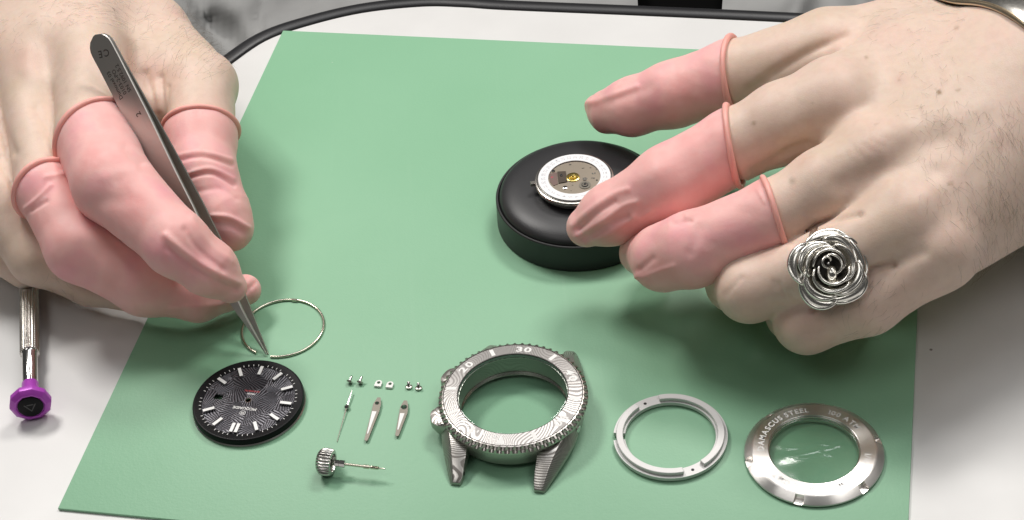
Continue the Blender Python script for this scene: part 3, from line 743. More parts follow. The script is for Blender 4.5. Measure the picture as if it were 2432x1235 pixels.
cyl_at(1140, 705, 1.05, 0.28, MT['black_hole'], 'wheel_recess', z=zp+0.02)
cyl_at(1145, 700, 0.55, 0.5, MT['polished_steel'], 'wheel_screw')
cyl_at(1140, 580, 0.75, 0.25, MT['nickel'], 'small_wheel', prof=[(0, 0), (0.8, 0), (0.8, 0.2), (0.45, 0.2), (0.4, 0.08), (0, 0.08)])
cyl_at(725, 760, 0.75, 0.3, MT['polished_steel'], 'plate_screw', prof=[(0, 0), (0.8, 0), (0.8, 0.2), (0.6, 0.3), (0, 0.3)])
cyl_at(480, 415, 0.6, 0.3, MT['polished_steel'], 'jewel_screw')
cyl_at(450, 545, 0.45, 0.2, mat('jewel_pink', (0.45, 0.12, 0.14), 0.2), 'jewel')
cyl_at(645, 515, 0.5, 0.3, MT['polished_steel'], 'bridge_screw', z=zp+0.3)
br = [tuple(mp(*p)) for p in ((560, 430), (740, 420), (770, 640), (590, 675))]
obj('bridge', bevel(prism(br, zp+0.01, zp+0.3), 0.05, 1), mat('dark_bridge', (0.10, 0.08, 0.065), 0.4, 0.7), mv)
cv = [tuple(mp(*p)) for p in ((385, 480), (550, 440), (575, 690), (480, 720), (410, 640))]
obj('cover_plate', bevel(prism(cv, zp+0.005, zp+0.18), 0.05, 1), mat('brown_cover', (0.30, 0.21, 0.19), 0.35, 0.8), mv)
for x, y, w_, h_ in ((830, 275, .8, .35), (1100, 348, .8, .3), (1255, 340, .6, .3), (880, 703, .5, .25), (1290, 555, .7, .3), (850, 822, .4, .2), (1390, 600, .5, .7), (1380, 380, .4, .3)):
    c = mp(x, y); obj('slot', xf(box(-w_/2, w_/2, -h_/2, h_/2, 0, 0.03), (*c, zp+0.003)), MT['black_hole'], mv, smooth=None)
for x, y in ((1350, 455), (1300, 465), (1330, 560)): cyl_at(x, y, 0.35, 0.15, MT['nickel'], 'rivet')
c = mp(45, 640); obj('stem_lug', xf(bevel(box(-0.9, 0.9, -0.7, 0.7, zm+2.6, zm+3.9), 0.1, 1), (*(c*0.99), 0), rotz(math.atan2(c[1], c[0]))), MT['nickel'], mv)

# ------------------------------------------------------------------ screwdriver
sd0 = at(72.5, 967, 6.4); sd1 = at(68, 640, 4.6)
sdr = thing('screwdriver', 'knurled steel precision screwdriver with purple faceted cap', 'screwdriver', (sd0[0], sd0[1], 0))
d = sd1-sd0; d /= np.linalg.norm(d); Rm = frame(d); lo = (0, 0, sd0[2])
cap = lathe([(0, 0.35), (4.0, 0.35), (4.1, 0.05), (5.0, 0.0), (6.35, 1.0), (6.35, 2.9), (5.2, 3.9), (3.2, 4.3), (2.6, 4.8), (2.55, 10.4), (2.3, 10.6), (0, 10.6)], 10, closed=False)
capR = lathe([(0, 4.2), (2.75, 4.2), (2.6, 5.0), (2.55, 10.4), (2.35, 10.65), (0, 10.65)], 40, closed=False)
cap = lathe([(0, 0.4), (4.3, 0.4), (4.35, 0.05), (4.9, 0.0), (6.4, 1.1), (6.4, 2.9), (5.1, 3.9), (2.6, 4.4), (0, 4.4)], 10, closed=False)
obj('cap', bevel(xf(cap, lo, Rm), 0.12, 2, 15), MT['purple'], sdr, smooth=25)
obj('cap_neck', xf(capR, lo, Rm), MT['purple'], sdr)
ins = obj('cap_insert', xf(lathe([(0, -0.05), (3.6, -0.05), (3.85, 0.1), (3.85, 0.42), (0, 0.42)], 40, closed=False), lo, Rm), MT['black_satin'], sdr)
em = [(-1.9, 1.2), (0, -1.8), (1.9, 1.2), (1.3, 1.2), (0, -0.9), (-1.3, 1.2)]
em2 = join(prism([(-1.9, 1.1), (-1.5, 1.1), (0, -1.3), (0, -1.9)][::1], -0.1, -0.055), prism([(1.9, 1.1), (1.5, 1.1), (0, -1.3), (0, -1.9)], -0.1, -0.055), box(-1.0, 1.0, 0.7, 1.1, -0.1, -0.055))
obj('emblem', xf(em2, lo, Rm), mat('dark_emblem', (0.035, 0.035, 0.037), 0.3), ins, smooth=None)
obj('ferrule', xf(lathe([(0, 10.5), (2.3, 10.5), (2.38, 10.8), (2.38, 24.0), (2.7, 24.4), (0, 24.4)], 48, closed=False), lo, Rm), MT['polished_steel'], sdr)
V, F = [], []; na, nz = 132, 330
for i in range(nz):
    for j in range(na):
        a = 2*math.pi*j/na; z = 24.4+i*0.22
        kx = math.sin(22*a/2+z*3.6)*math.sin(22*a/2-z*3.6); r = 2.95+0.22*max(-0.8, min(0.8, kx*1.3))
        if i == 0 or i == nz-1: r = 2.6
        V.append((r*math.cos(a), r*math.sin(a), z))
for i in range(nz-1):
    for j in range(na): F.append([i*na+j, i*na+(j+1) % na, (i+1)*na+(j+1) % na, (i+1)*na+j])
obj('knurled_grip', xf((V, F), lo, Rm), MT['nickel'], sdr, smooth=60)
obj('grip_end', xf(lathe([(0, 96.8), (2.6, 96.8), (2.2, 98.5), (1.2, 99), (1.0, 118), (0.3, 122), (0, 122)], 24, closed=False), lo, Rm), MT['polished_steel'], sdr)

# ------------------------------------------------------------------ tweezers
TT, TE = at(635, 841, Z0+0.5), at(228, 84, 74)
tz = thing('tweezers', 'fine pointed steel tweezers with black lettering held in gloved fingers', 'tweezers', tuple(TT))
ax = TT-TE; TLn = np.linalg.norm(ax); ax /= TLn
mid = (TT+TE)/2; vw = CAM-mid; vw /= np.linalg.norm(vw)
fn = vw-ax*(vw @ ax); fn /= np.linalg.norm(fn); sd = np.cross(ax, fn)       # sd: image left or right of the blade
if (proj(mid+sd*5)[0]-proj(mid)[0]) < 0: sd = -sd
th_ = math.radians(36)
fn, sd = fn*math.cos(th_)-sd*math.sin(th_), sd*math.cos(th_)+fn*math.sin(th_)  # turn so the right edge shows
def arm(side):
    V, F = [], []; n = 60
    for i in range(n+1):
        t_ = i/n; x = TLn*(t_**1.15)
        wdt = np.interp(t_, [0, .35, .6, .78, .9, 1.0], [4.75, 4.65, 4.0, 2.7, 1.1, 0.14])
        if x < 5.0: wdt = 4.75*math.sqrt(max(0.02, 1-((5.0-x)/5.0)**2))
        tk = np.interp(t_, [0, .3, .8, 1.0], [0.45, 0.46, 0.42, 0.25])
        off = np.interp(t_, [0, .12, .3, .5, .7, .88, 1.0], [0.47, 0.50, 1.2, 2.4, 2.85, 2.2, 0.42])
        e = min(0.25, wdt*0.3)
        c = np.array(TE)+ax*x-TT
        pr = [(-wdt, off-tk), (-wdt, off+tk-e), (-wdt+e, off+tk), (wdt-e, off+tk), (wdt, off+tk-e), (wdt, off-tk)]
        for a_, b_ in pr: V.append(c+sd*a_+fn*b_*side)
    k = 6
    for i in range(n):
        for j in range(k):
            q = [i*k+j, i*k+(j+1) % k, (i+1)*k+(j+1) % k, (i+1)*k+j]; F.append(q if side > 0 else q[::-1])
    F.append(list(range(k))); F.append([n*k+j for j in range(k)])
    bm = bmesh.new(); vs = [bm.verts.new(tuple(v)) for v in V]
    for f in F: bm.faces.new([vs[i] for i in f])
    bmesh.ops.recalc_face_normals(bm, faces=bm.faces[:]); bm.verts.index_update()
    r = [tuple(v.co) for v in bm.verts], [[v.index for v in f.verts] for f in bm.faces]; bm.free(); return r
fa = obj('arm', arm(1), MT['tweezer_steel'], tz, smooth=30); obj('arm', arm(-1), MT['tweezer_steel'], tz, smooth=30)
def tw_text(s, size, x, y, rot=0.0, bold=0.0, sp_=1.0):
    """x along the arm from the top end, y across (right is +); baseline direction towards the top end"""
    V, F, _ = glyphs(s, size, sp_, bold); V = np.asarray(V); c, sn = math.cos(rot), math.sin(rot)
    lx, ly = V[:, 0]*c-V[:, 1]*sn, V[:, 0]*sn+V[:, 1]*c
    xx = x-lx; yy = y-ly
    o_ = np.interp((xx/TLn)**(1/1.15), [0, .12, .3, .5], [0.47, 0.50, 1.2, 2.4])+np.interp((xx/TLn)**(1/1.15), [0, .3, .8], [0.45, 0.46, 0.42])+0.03
    return (np.array(TE)-TT)+np.outer(xx, ax)+np.outer(yy, sd)+np.outer(o_, fn), F
tx = join(tw_text('CE', 3.2, 5.6, 0.4, math.radians(70), 0.05, 1.35), tw_text('Dumoxel 03', 2.0, 17.2, -1.2, 0, 0.02), tw_text('0103-2-PO', 2.0, 17.2, 0.95, 0, 0.02), tw_text('SN 1092.5.2', 2.0, 17.0, 3.0, 0, 0.02), tw_text('2', 2.8, 29.5, 2.2, 0, 0.04))
obj('laser_marking', tx, MT['laser_print'], fa, smooth=None)

# ------------------------------------------------------------------ hands: smooth-blended distance fields, meshed by surface nets
def smin(a, b, k):
    h = np.clip(0.5+0.5*(b-a)/k, 0, 1); return b+(a-b)*h-k*h*(1-h)
def P3(px, py, z, rpx):
    p = at(px, py, z); return np.array([*p, rpx*depth(p)/FPX])
def chain_pts(spec): return np.array([P3(*s) for s in spec])
def seg(P, a, b):
    ba = b[:3]-a[:3]; pa = P-a[:3]
    h = np.clip((pa @ ba)/(ba @ ba), 0, 1)
    q = pa-h[:, None]*ba
    return np.sqrt((q*q).sum(1))-(a[3]+(b[3]-a[3])*h)
def chain_sdf(P, C, k=2.5):
    d = seg(P, C[0], C[1])
    for i in range(1, len(C)-1): d = smin(d, seg(P, C[i], C[i+1]), k)
    return d
def surface_nets(f, lo, hi, h):
    lo = np.asarray(lo, float); n = np.ceil((np.asarray(hi)-lo)/h).astype(int)+1
    # coarse pass: only blocks near the surface are evaluated finely
    B = 6; nb = -(-n//B); cs = [lo[q]+h*(np.arange(nb[q])*B+(B-1)/2) for q in range(3)]
    CP = np.stack(np.meshgrid(*cs, indexing='ij'), -1).reshape(-1, 3); Dc = f(CP).reshape(nb)
    Dfull = np.repeat(np.repeat(np.repeat(Dc, B, 0), B, 1), B, 2).astype(np.float32)
    near = np.argwhere(np.abs(Dc) < h*B*0.95+1.0)
    g1 = np.stack(np.meshgrid(*[np.arange(B)]*3, indexing='ij'), -1).reshape(-1, 3)
    for i0 in range(0, len(near), 1500):
        I = (near[i0:i0+1500, None, :]*B+g1[None]).reshape(-1, 3)
        Dfull[I[:, 0], I[:, 1], I[:, 2]] = f(lo+h*I)
    D = Dfull[:n[0], :n[1], :n[2]]
    S = D < 0
    cnt = sum(S[a:n[0]-1+a, b:n[1]-1+b, c:n[2]-1+c].astype(np.int8) for a in (0, 1) for b in (0, 1) for c in (0, 1))
    act = np.argwhere((cnt > 0) & (cnt < 8))
    idx = -np.ones(cnt.shape, dtype=np.int64); idx[tuple(act.T)] = np.arange(len(act))
    pos = np.zeros((len(act), 3)); num = np.zeros(len(act))
    cor = [(a, b, c) for a in (0, 1) for b in (0, 1) for c in (0, 1)]
    val = {c: D[act[:, 0]+c[0], act[:, 1]+c[1], act[:, 2]+c[2]] for c in cor}
    for c in cor:
        for ax_ in range(3):
            if c[ax_] == 0:
                c2 = list(c); c2[ax_] = 1; c2 = tuple(c2); va, vb = val[c], val[c2]
                m = (va < 0) != (vb < 0); t_ = np.where(m, va/np.where(m, va-vb, 1), 0)
                p = np.zeros((len(act), 3))+np.array(c); p[:, ax_] = t_
                pos[m] += p[m]; num[m] += 1
    V = lo+h*(act+pos/num[:, None]); F = []
    for ax_ in range(3):
        o1, o2 = (ax_+1) % 3, (ax_+2) % 3
        s0 = [slice(1, n[q]-1) for q in range(3)]; s0[ax_] = slice(0, n[ax_]-1); s1 = list(s0); s1[ax_] = slice(1, n[ax_])
        a_, b_ = S[tuple(s0)], S[tuple(s1)]
        e = np.argwhere(a_ != b_)
        if len(e) == 0: continue
        st = a_[tuple(e.T)]
        base = e+np.array([0 if q == ax_ else 1 for q in range(3)])
        def cid(d1, d2): q = base.copy(); q[:, o1] -= d1; q[:, o2] -= d2; return idx[tuple(q.T)]
        quad = np.stack([cid(1, 1), cid(0, 1), cid(0, 0), cid(1, 0)], 1)
        quad[~st] = quad[~st][:, ::-1]
        F.append(quad)
    F = np.concatenate(F); F = F[(F >= 0).all(1)]
    return V, F
def gradient(f, V, e=0.15):
    g = np.zeros_like(V)
    for a in range(3):
        d = np.zeros(3); d[a] = e; g[:, a] = (f(V+d)-f(V-d))/(2*e)
    return g/np.maximum(np.linalg.norm(g, axis=1), 1e-6)[:, None]
def polish(f, V, it=2):
    for _ in range(it):
        g = gradient(f, V); V = V-g*np.clip(f(V), -0.6, 0.6)[:, None]
    return V
def laplace(V, F, it, lam=0.5):
    e = np.concatenate([F[:, [0, 1]], F[:, [1, 2]], F[:, [2, 3]], F[:, [3, 0]]])
    e = np.concatenate([e, e[:, ::-1]]); deg = np.bincount(e[:, 0], minlength=len(V)).astype(float)
    for _ in range(it):
        A = np.stack([np.bincount(e[:, 0], weights=V[e[:, 1], a], minlength=len(V)) for a in range(3)], 1)/np.maximum(deg, 1)[:, None]
        V = V+lam*(A-V)
    return V
def dist_poly(X, Y, pts):
    d = np.full(len(X), 1e9)
    for (x0, y0), (x1, y1) in zip(pts[:-1], pts[1:]):
        dx, dy = x1-x0, y1-y0; t_ = np.clip(((X-x0)*dx+(Y-y0)*dy)/(dx*dx+dy*dy+1e-9), 0, 1)
        d = np.minimum(d, np.hypot(X-x0-t_*dx, Y-y0-t_*dy))
    return d
def emboss(V, N, feats):
    """raise or sink the skin along lines seen on it: (points, width px, height mm)"""
    X, Y = proj(V); face = np.clip(((CAM-V)/np.linalg.norm(CAM-V, axis=1)[:, None]*N).sum(1)*3, 0, 1)
    off = np.zeros(len(V))
    for pts, wpx, hmm in feats:
        pts = catmull(pts, 6) if len(pts) > 2 else pts
        off += hmm*np.exp(-(dist_poly(X, Y, [tuple(p) for p in pts])/wpx)**2)
    return V+N*(off*face)[:, None]
def tri_noise(P, s, seed):
    """smooth value noise, cheap"""
    r = np.random.default_rng(seed); out = np.zeros(len(P))
    for k in range(5):
        d = r.normal(size=3); d /= np.linalg.norm(d); f_ = s*r.uniform(0.6, 1.7)
        out += np.sin((P @ d)*f_+r.uniform(0, 6.28)+1.5*np.sin((P @ np.roll(d, 1))*f_*0.7))
    return out/5
def set_attr(me, name, vals):
    a = me.attributes.new(name, 'FLOAT', 'POINT'); a.data.foreach_set('value', np.asarray(vals, dtype=np.float32))

person = thing('person', 'person at the table in grey jacket with pink finger cots, holding tweezers', 'person', (0, 200, 0))
PO = np.array([0, 200, 0.0])

def build_hand(label, fingers, palm, feats, freckles, reds, hres=0.9, kp=5.5, kf=1.0, cots=()):
    FC = {k: chain_pts(v) for k, v in fingers.items()}
    PC = [chain_pts(v) for v in palm]
    def f(P):
        q = None
        for C in PC:
            c = chain_sdf(P, C, 6.0); q = c if q is None else smin(q, c, 11.0)
        kk = kf+3.5*np.clip((3.0-q)/5.0, 0, 1)          # webs between the knuckles, clean gaps between the fingers
        d = None
        for k, C in FC.items():
            c = chain_sdf(P, C, 3.0); d = c if d is None else smin(d, c, kk)
        return smin(d, q, kp)
    allp = np.concatenate(list(FC.values())+PC)
    lo = (allp[:, :3]-allp[:, 3:]).min(0)-4; hi = (allp[:, :3]+allp[:, 3:]).max(0)+4
    V, F = surface_nets(f, lo, hi, hres)
    V = laplace(V, F, 1); V = polish(f, V, 2); V = laplace(V, F, 1, 0.4)
    N = gradient(f, V, 0.5)
    V = V+N*(0.12*tri_noise(V, 0.35, 3)+0.22*tri_noise(V, 0.12, 4))[:, None]
    V = emboss(V, N, feats)
    for nm, rpx in cots:                                 # the finger is squeezed a little inside its sheath
        C = FC[nm]; c, n_, _, _ = on_chain(C, rpx); own = chain_sdf(V, C, 3.0)
        oth = np.min([chain_sdf(V, C2, 3.0) for k2, C2 in FC.items() if k2 != nm], axis=0)
        k_ = np.clip(((V-c) @ n_-0.5)/2.0, 0, 1)*((own < 1.2) & (own < oth+0.2) & (np.linalg.norm(V-c, axis=1) < 75))
        V = V-gradient(lambda P: chain_sdf(P, C, 3.0), V)*(1.5*k_)[:, None]
    me = mesh('hand', V-PO, F, 180)
    X, Y = proj(V); fr = np.zeros(len(V)); rd = np.zeros(len(V))
    face = ((CAM-V)*N).sum(1) > 0
    for x, y, r, s in freckles: fr = np.maximum(fr, s*np.exp(-((np.hypot(X-x, Y-y)/r)**2)**1.5))
    for x, y, r, s in reds: rd = np.maximum(rd, s*np.exp(-(np.hypot(X-x, Y-y)/r)**2))
    set_attr(me, 'freckle', fr*face); set_attr(me, 'red', rd*face)
    o = link('hand', me, MT['skin'], person, label=label)
    return o, FC, f, (V, N, X, Y)

def on_chain(C, ringpx):
    XY = np.stack(proj(C[:, :3]), 1); best = None
    for i in range(len(C)-1):
        for t_ in np.linspace(0, 1, 40):
            q = XY[i]*(1-t_)+XY[i+1]*t_; dd = np.hypot(*(q-np.array(ringpx)))
            if best is None or dd < best[0]: best = (dd, i, t_)
    _, i, t_ = best
    c = C[i, :3]*(1-t_)+C[i+1, :3]*t_; rad = C[i, 3]*(1-t_)+C[i+1, 3]*t_
    n = C[i+1, :3]-C[i, :3]; n /= np.linalg.norm(n)
    return c, n, rad, i
def finger_cot(C, ringpx, feats, label=None, tilt=(0, 0), thick=0.5, rrim=1.05, wr=0.16, seed=1, kc=3.0, cut_lean=0.0):
    """thin latex sheath over the end of a finger chain, with its rolled rim; ringpx = photo point on the chain axis"""
    c, n, rad, i = on_chain(C, ringpx)
    n = n+RIGHT*tilt[0]+UP*tilt[1]; n /= np.linalg.norm(n)
    body = lambda P: chain_sdf(P, C, kc)
    def sheath(P):
        w_ = tri_noise(P, 0.55, seed)*wr*0.6+tri_noise(P, 0.22, seed+5)*wr
        return body(P)-thick-w_
    f = lambda P: np.maximum(sheath(P), -((P-c) @ n))
    sub = np.concatenate([C[i+1:], np.array([[*c, rad]])])
    lo = (sub[:, :3]-sub[:, 3:]).min(0)-5; hi = (sub[:, :3]+sub[:, 3:]).max(0)+5
    V, F = surface_nets(f, lo, hi, 0.6)
    V = laplace(V, F, 1)
    g = gradient(sheath, V); keep = (V-c) @ n > 0.7
    for _ in range(2):
        V[keep] -= g[keep]*np.clip(sheath(V[keep]), -.5, .5)[:, None]
    V = laplace(V, F, 1, 0.4); N = gradient(sheath, V, 0.3)
    V = emboss(V, N, feats)
    o = obj('finger_cot', (V-PO, F), MT['latex'], person, smooth=180, label=label)
    # rim
    fr = frame(n); ang = np.linspace(0, 2*math.pi, 72, endpoint=False); rs_ = np.arange(2, 24, 0.1); ringP = []
    for a in ang:
        dv = fr[:, 0]*math.cos(a)+fr[:, 1]*math.sin(a); Q = c+np.outer(rs_, dv)
        d_ = body(Q)-thick*0.9; k = np.argmax(d_ > 0) if (d_ > 0).any() else -1
        ringP.append(Q[k]+dv*rrim*0.35+n*(0.25*math.sin(2*a+seed)+0.15*math.sin(3*a+2*seed)))
    ringP = laplace_loop(np.array(ringP), 6)
    rr_ = rrim*(1+0.12*np.sin(3*ang+seed))
    obj('rolled_rim', tube(ringP-PO, rr_, 12, closed=True), MT['latex_rim'], o, smooth=180)
    return o
def laplace_loop(P, it):
    for _ in range(it): P = 0.5*P+0.25*(np.roll(P, 1, 0)+np.roll(P, -1, 0))
    return P

# ---- hand with the tweezers
LH_f = {
 'index': [(212, 118, 50, 84), (225, 330, 47, 91), (268, 435, 48, 90), (420, 580, 41, 72), (500, 640, 33, 60), (548, 682, 27, 34)],
 'middle': [(70, 135, 44, 84), (108, 450, 40, 67), (190, 588, 31, 76), (345, 672, 20, 72), (470, 712, 14, 46), (583, 688, 10, 33)],
 'ring': [(-20, 215, 36, 84), (0, 480, 31, 78), (90, 610, 20, 66), (215, 672, 12.5, 52), (330, 708, 9.5, 36)],
 'little': [(-70, 330, 28, 70), (-40, 560, 20, 60), (60, 640, 11, 46)],
 'thumb': [(478, 205, 34, 80), (476, 330, 31, 80), (480, 420, 28, 78), (528, 520, 21, 66), (552, 548, 19, 44)],
}
LH_p = [
 [(200, -70, 42, 125), (212, 118, 46, 90)],
 [(190, -60, 41, 120), (70, 140, 40, 88)],
 [(190, -60, 41, 120), (140, 132, 42, 84)], [(160, -20, 38, 105), (22, 180, 37, 80)], [(138, 105, 47, 84), (122, 225, 44, 68)],
 [(165, -20, 36, 105), (-20, 215, 32, 88)],
 [(130, 10, 31, 100), (-70, 330, 24, 78)],
 [(230, 10, 34, 105), (340, 90, 31, 105), (478, 205, 31, 82)],
 [(330, 180, 31, 90), (310, 270, 27, 88)], [(400, 200, 29, 80), (385, 270, 27, 66)],
 [(150, 60, 30, 120), (0, 300, 20, 110)],
 [(200, -70, 42, 125), (60, -290, 42, 150)],
]
LH_feat = [
 ([(85, 255), (115, 310), (158, 400)], 12, -0.7), ([(60, 190), (85, 245)], 26, -0.4),
 ([(345, 170), (362, 230), (378, 300)], 9, -1.1), ([(382, 180), (386, 240), (388, 300)], 6, -0.8), ([(330, 215), (352, 250), (372, 310)], 4, -0.7), ([(400, 205), (396, 250), (391, 285)], 4, -0.5),
 ([(340, 120), (350, 190)], 30, -1.0), ([(366, 200), (375, 260)], 7, 0.5),
 ([(70, 130), (62, 160)], 26, 0.7), ([(215, 110), (215, 130)], 36, 0.8), ([(520, 175), (530, 190)], 30, 0.6),
 ([(130, 120), (150, 220)], 26, -0.2), ([(0, 300), (30, 360)], 12, -0.9), ([(0, 375), (40, 460)], 8, -0.8),
]
hairs_l = []
LH, LC, LF, LD = build_hand('right hand of the person, gripping the tweezers', LH_f, LH_p, LH_feat,
    [(205, 240, 5, .25), (190, 252, 4, .22), (180, 235, 4, .2), (60, 395, 4, .2), (170, 700, 5, .2)],
    [(60, 140, 45, .75), (365, 170, 45, .6), (370, 250, 30, .5), (110, 110, 40, .3), (500, 240, 40, .3), (110, 250, 30, .3)], cots=[('index', (225, 332)), ('middle', (100, 452)), ('thumb', (476, 312))])
finger_cot(LC['index'], (225, 332), [
 ([(395, 560), (440, 600), (500, 640), (565, 672)], 9, 0.9), ([(400, 590), (450, 630), (520, 670), (560, 685)], 9, -0.7), ([(455, 520), (490, 570), (550, 620)], 9, 0.45), ([(440, 545), (470, 590), (530, 640)], 8, -0.5),
 ([(300, 350), (340, 385)], 14, -0.6), ([(345, 395), (358, 404), (395, 428)], 8, 0.6), ([(250, 420), (320, 400)], 16, 0.35), ([(240, 480), (300, 470)], 22, -0.5), ([(420, 690), (500, 698)], 8, 0.4)],
 tilt=(0.25, 0.1), seed=2, thick=0.6, rrim=0.98)
finger_cot(LC['middle'], (100, 452), [
 ([(60, 495), (90, 470), (120, 440)], 5, 0.5), ([(75, 500), (110, 478)], 5, -0.5), ([(110, 420), (150, 412)], 6, 0.4), ([(150, 560), (230, 560)], 26, 0.5), ([(410, 730), (470, 728), (540, 720)], 7, 0.4), ([(586, 690), (606, 672)], 7, -0.5)],
 tilt=(0.3, 0.15), seed=9, thick=0.6, rrim=0.98)
finger_cot(LC['thumb'], (476, 312), [
 ([(410, 385), (480, 372), (552, 392)], 5, -0.6), ([(415, 372), (480, 360), (550, 380)], 5, 0.5), ([(440, 425), (500, 412), (556, 440)], 5, -0.6), ([(445, 412), (500, 400), (555, 425)], 5, 0.45), ([(470, 455), (520, 448), (562, 470)], 7, -0.3), ([(505, 512), (545, 516), (590, 540)], 6, 0.7), ([(510, 530), (545, 535), (575, 550)], 10, -0.5)],
 tilt=(0.0, -0.25), seed=14, thick=0.6, rrim=0.95)

# ---- hand with the rose ring
RH_f = {
 'thumb': [(1960, 130, 49, 105), (1740, 180, 40, 82), (1600, 224, 33, 74), (1500, 254, 27, 64), (1445, 264, 23, 46), (1414, 252, 22, 22)],
 'index': [(1985, 245, 60, 106), (1860, 292, 55, 96), (1742, 346, 49, 84), (1590, 438, 41, 88), (1450, 510, 32, 68), (1392, 540, 28, 44)],
 'middle': [(2080, 380, 58, 104), (1960, 445, 53, 92), (1842, 510, 47, 82), (1640, 595, 37, 84), (1575, 612, 32, 72), (1525, 600, 22, 46), (1560, 560, 17, 40)],
 'ring': [(2150, 520, 52, 100), (1965, 628, 43, 82), (1780, 688, 32, 76), (1745, 672, 22, 66), (1800, 640, 13, 56)],
 'little': [(2230, 600, 46, 86), (2060, 715, 34, 78), (1915, 763, 26, 74), (1885, 745, 17, 62), (1960, 700, 11, 50)],
}
RH_p = [
 [(2470, 200, 52, 215), (2180, 190, 52, 150), (1990, 240, 56, 108)],
 [(2480, 240, 52, 215), (2080, 380, 54, 106)],
 [(2480, 280, 50, 210), (2150, 515, 49, 102)],
 [(2470, 220, 52, 205), (2036, 312, 54, 92)], [(2480, 260, 51, 205), (2116, 450, 51, 88)], [(2480, 290, 48, 200), (2190, 560, 46, 84)],
 [(2480, 300, 46, 200), (2230, 595, 43, 90)],
 [(2380, 130, 48, 140), (2150, 110, 48, 112), (1980, 125, 46, 104)],
 [(2480, 235, 50, 225), (2750, 65, 49, 240)],
]
RH_feat = [
 ([(1790, 410), (1850, 376), (1915, 348)], 12, -1.0), ([(1880, 362), (1960, 310), (2060, 265)], 34, -1.0), ([(1780, 216), (1850, 165), (1930, 118), (2010, 85)], 11, -0.8), ([(1850, 175), (1950, 110)], 22, -0.6),
 ([(2000, 440), (2060, 420), (2150, 370), (2230, 330)], 36, -1.2), ([(1885, 582), (1960, 530), (2040, 508)], 7, -1.2), ([(2040, 505), (2150, 450), (2220, 410)], 26, -0.4),
 ([(1932, 735), (2040, 655), (2120, 628)], 7, -1.2), ([(2120, 628), (2190, 600)], 16, -0.6),
 ([(2060, 330), (2200, 290), (2330, 250)], 30, 0.4), ([(2180, 480), (2280, 400), (2360, 320)], 26, 0.3), ([(1990, 235), (2000, 240)], 60, 0.8), ([(2090, 370), (2100, 375)], 46, 0.9),
 ([(1725, 700), (1760, 660)], 6, -0.25), ([(1850, 672), (1858, 690), (1868, 706)], 4, -0.35), ([(1838, 668), (1843, 685)], 4, -0.3), ([(1875, 690), (1892, 712), (1905, 722)], 4, -0.25),
] + [([(1990+i*11, 352-i*3+(i % 3)*3), (2012+i*12, 392-i*6)], 2.6, -0.10 if i % 2 else 0.08) for i in range(10)]
RH, RC, RF, RD = build_hand('left hand of the person, wearing the rose ring', RH_f, RH_p, RH_feat,
    [(1790, 293, 6.1, 0.55), (1881, 429, 8.4, 0.50), (2231, 219, 6.1, 0.95), (2224, 210, 3.0, 0.60), (2275, 214, 3.8, 0.70), (2058, 136, 4.6, 0.50), (2272, 66, 5.3, 0.45), (2081, 295, 3.4, 0.70), (2135, 190, 3.8, 0.35), (2257, 436, 4.6, 0.75), (2005, 274, 3.0, 0.40), (2188, 377, 3.0, 0.35), (1928, 245, 3.8, 0.30), (2195, 272, 3.0, 0.30), (2268, 175, 3.0, 0.30)],
    [(1990, 240, 60, .35), (2095, 372, 50, .35), (1690, 690, 40, .5), (1860, 770, 40, .45), (2040, 440, 90, .25), (1960, 235, 70, .25), (2135, 190, 14, .7), (2080, 350, 70, .35), (1800, 735, 60, .5), (1940, 800, 60, .35), (2150, 480, 60, .25), (1900, 380, 30, .5)], cots=[('thumb', (1747, 177)), ('index', (1743, 345)), ('middle', (1843, 509))])
finger_cot(RC['thumb'], (1747, 177), [
 ([(1400, 245), (1450, 228), (1510, 205)], 8, 0.6), ([(1440, 240), (1500, 222), (1540, 205)], 14, -0.35), ([(1396, 248), (1402, 242)], 9, 0.4), ([(1600, 150), (1610, 240)], 10, -0.2)],
 tilt=(0.18, 0.12), seed=21, rrim=0.98)
finger_cot(RC['index'], (1743, 345), [
 ([(1360, 535), (1400, 500), (1450, 465), (1490, 450)], 8, 0.5), ([(1375, 545), (1420, 505), (1460, 480)], 8, -0.65), ([(1370, 560), (1430, 525), (1480, 490), (1510, 480)], 7, 0.5), ([(1400, 562), (1450, 530), (1490, 515)], 8, -0.6), ([(1390, 575), (1450, 552), (1490, 525), (1505, 515)], 7, 0.6), ([(1515, 520), (1545, 500)], 5, 0.4), ([(1500, 430), (1580, 400)], 20, 0.35)],
 tilt=(0.05, 0.25), seed=33, rrim=0.92)
finger_cot(RC['middle'], (1843, 509), [
 ([(1525, 660), (1560, 645), (1600, 632)], 6, 0.45), ([(1520, 640), (1550, 615)], 8, -0.5), ([(1630, 512), (1655, 505)], 6, 0.6), ([(1600, 530), (1640, 525)], 6, -0.6), ([(1660, 545), (1640, 600)], 14, -0.35), ([(1690, 640), (1730, 660)], 14, 0.4), ([(1800, 450), (1815, 480)], 4, 0.3), ([(1515, 655), (1505, 662)], 8, 0.8)],
 tilt=(0.06, 0.22), seed=47, rrim=0.85, wr=0.22)

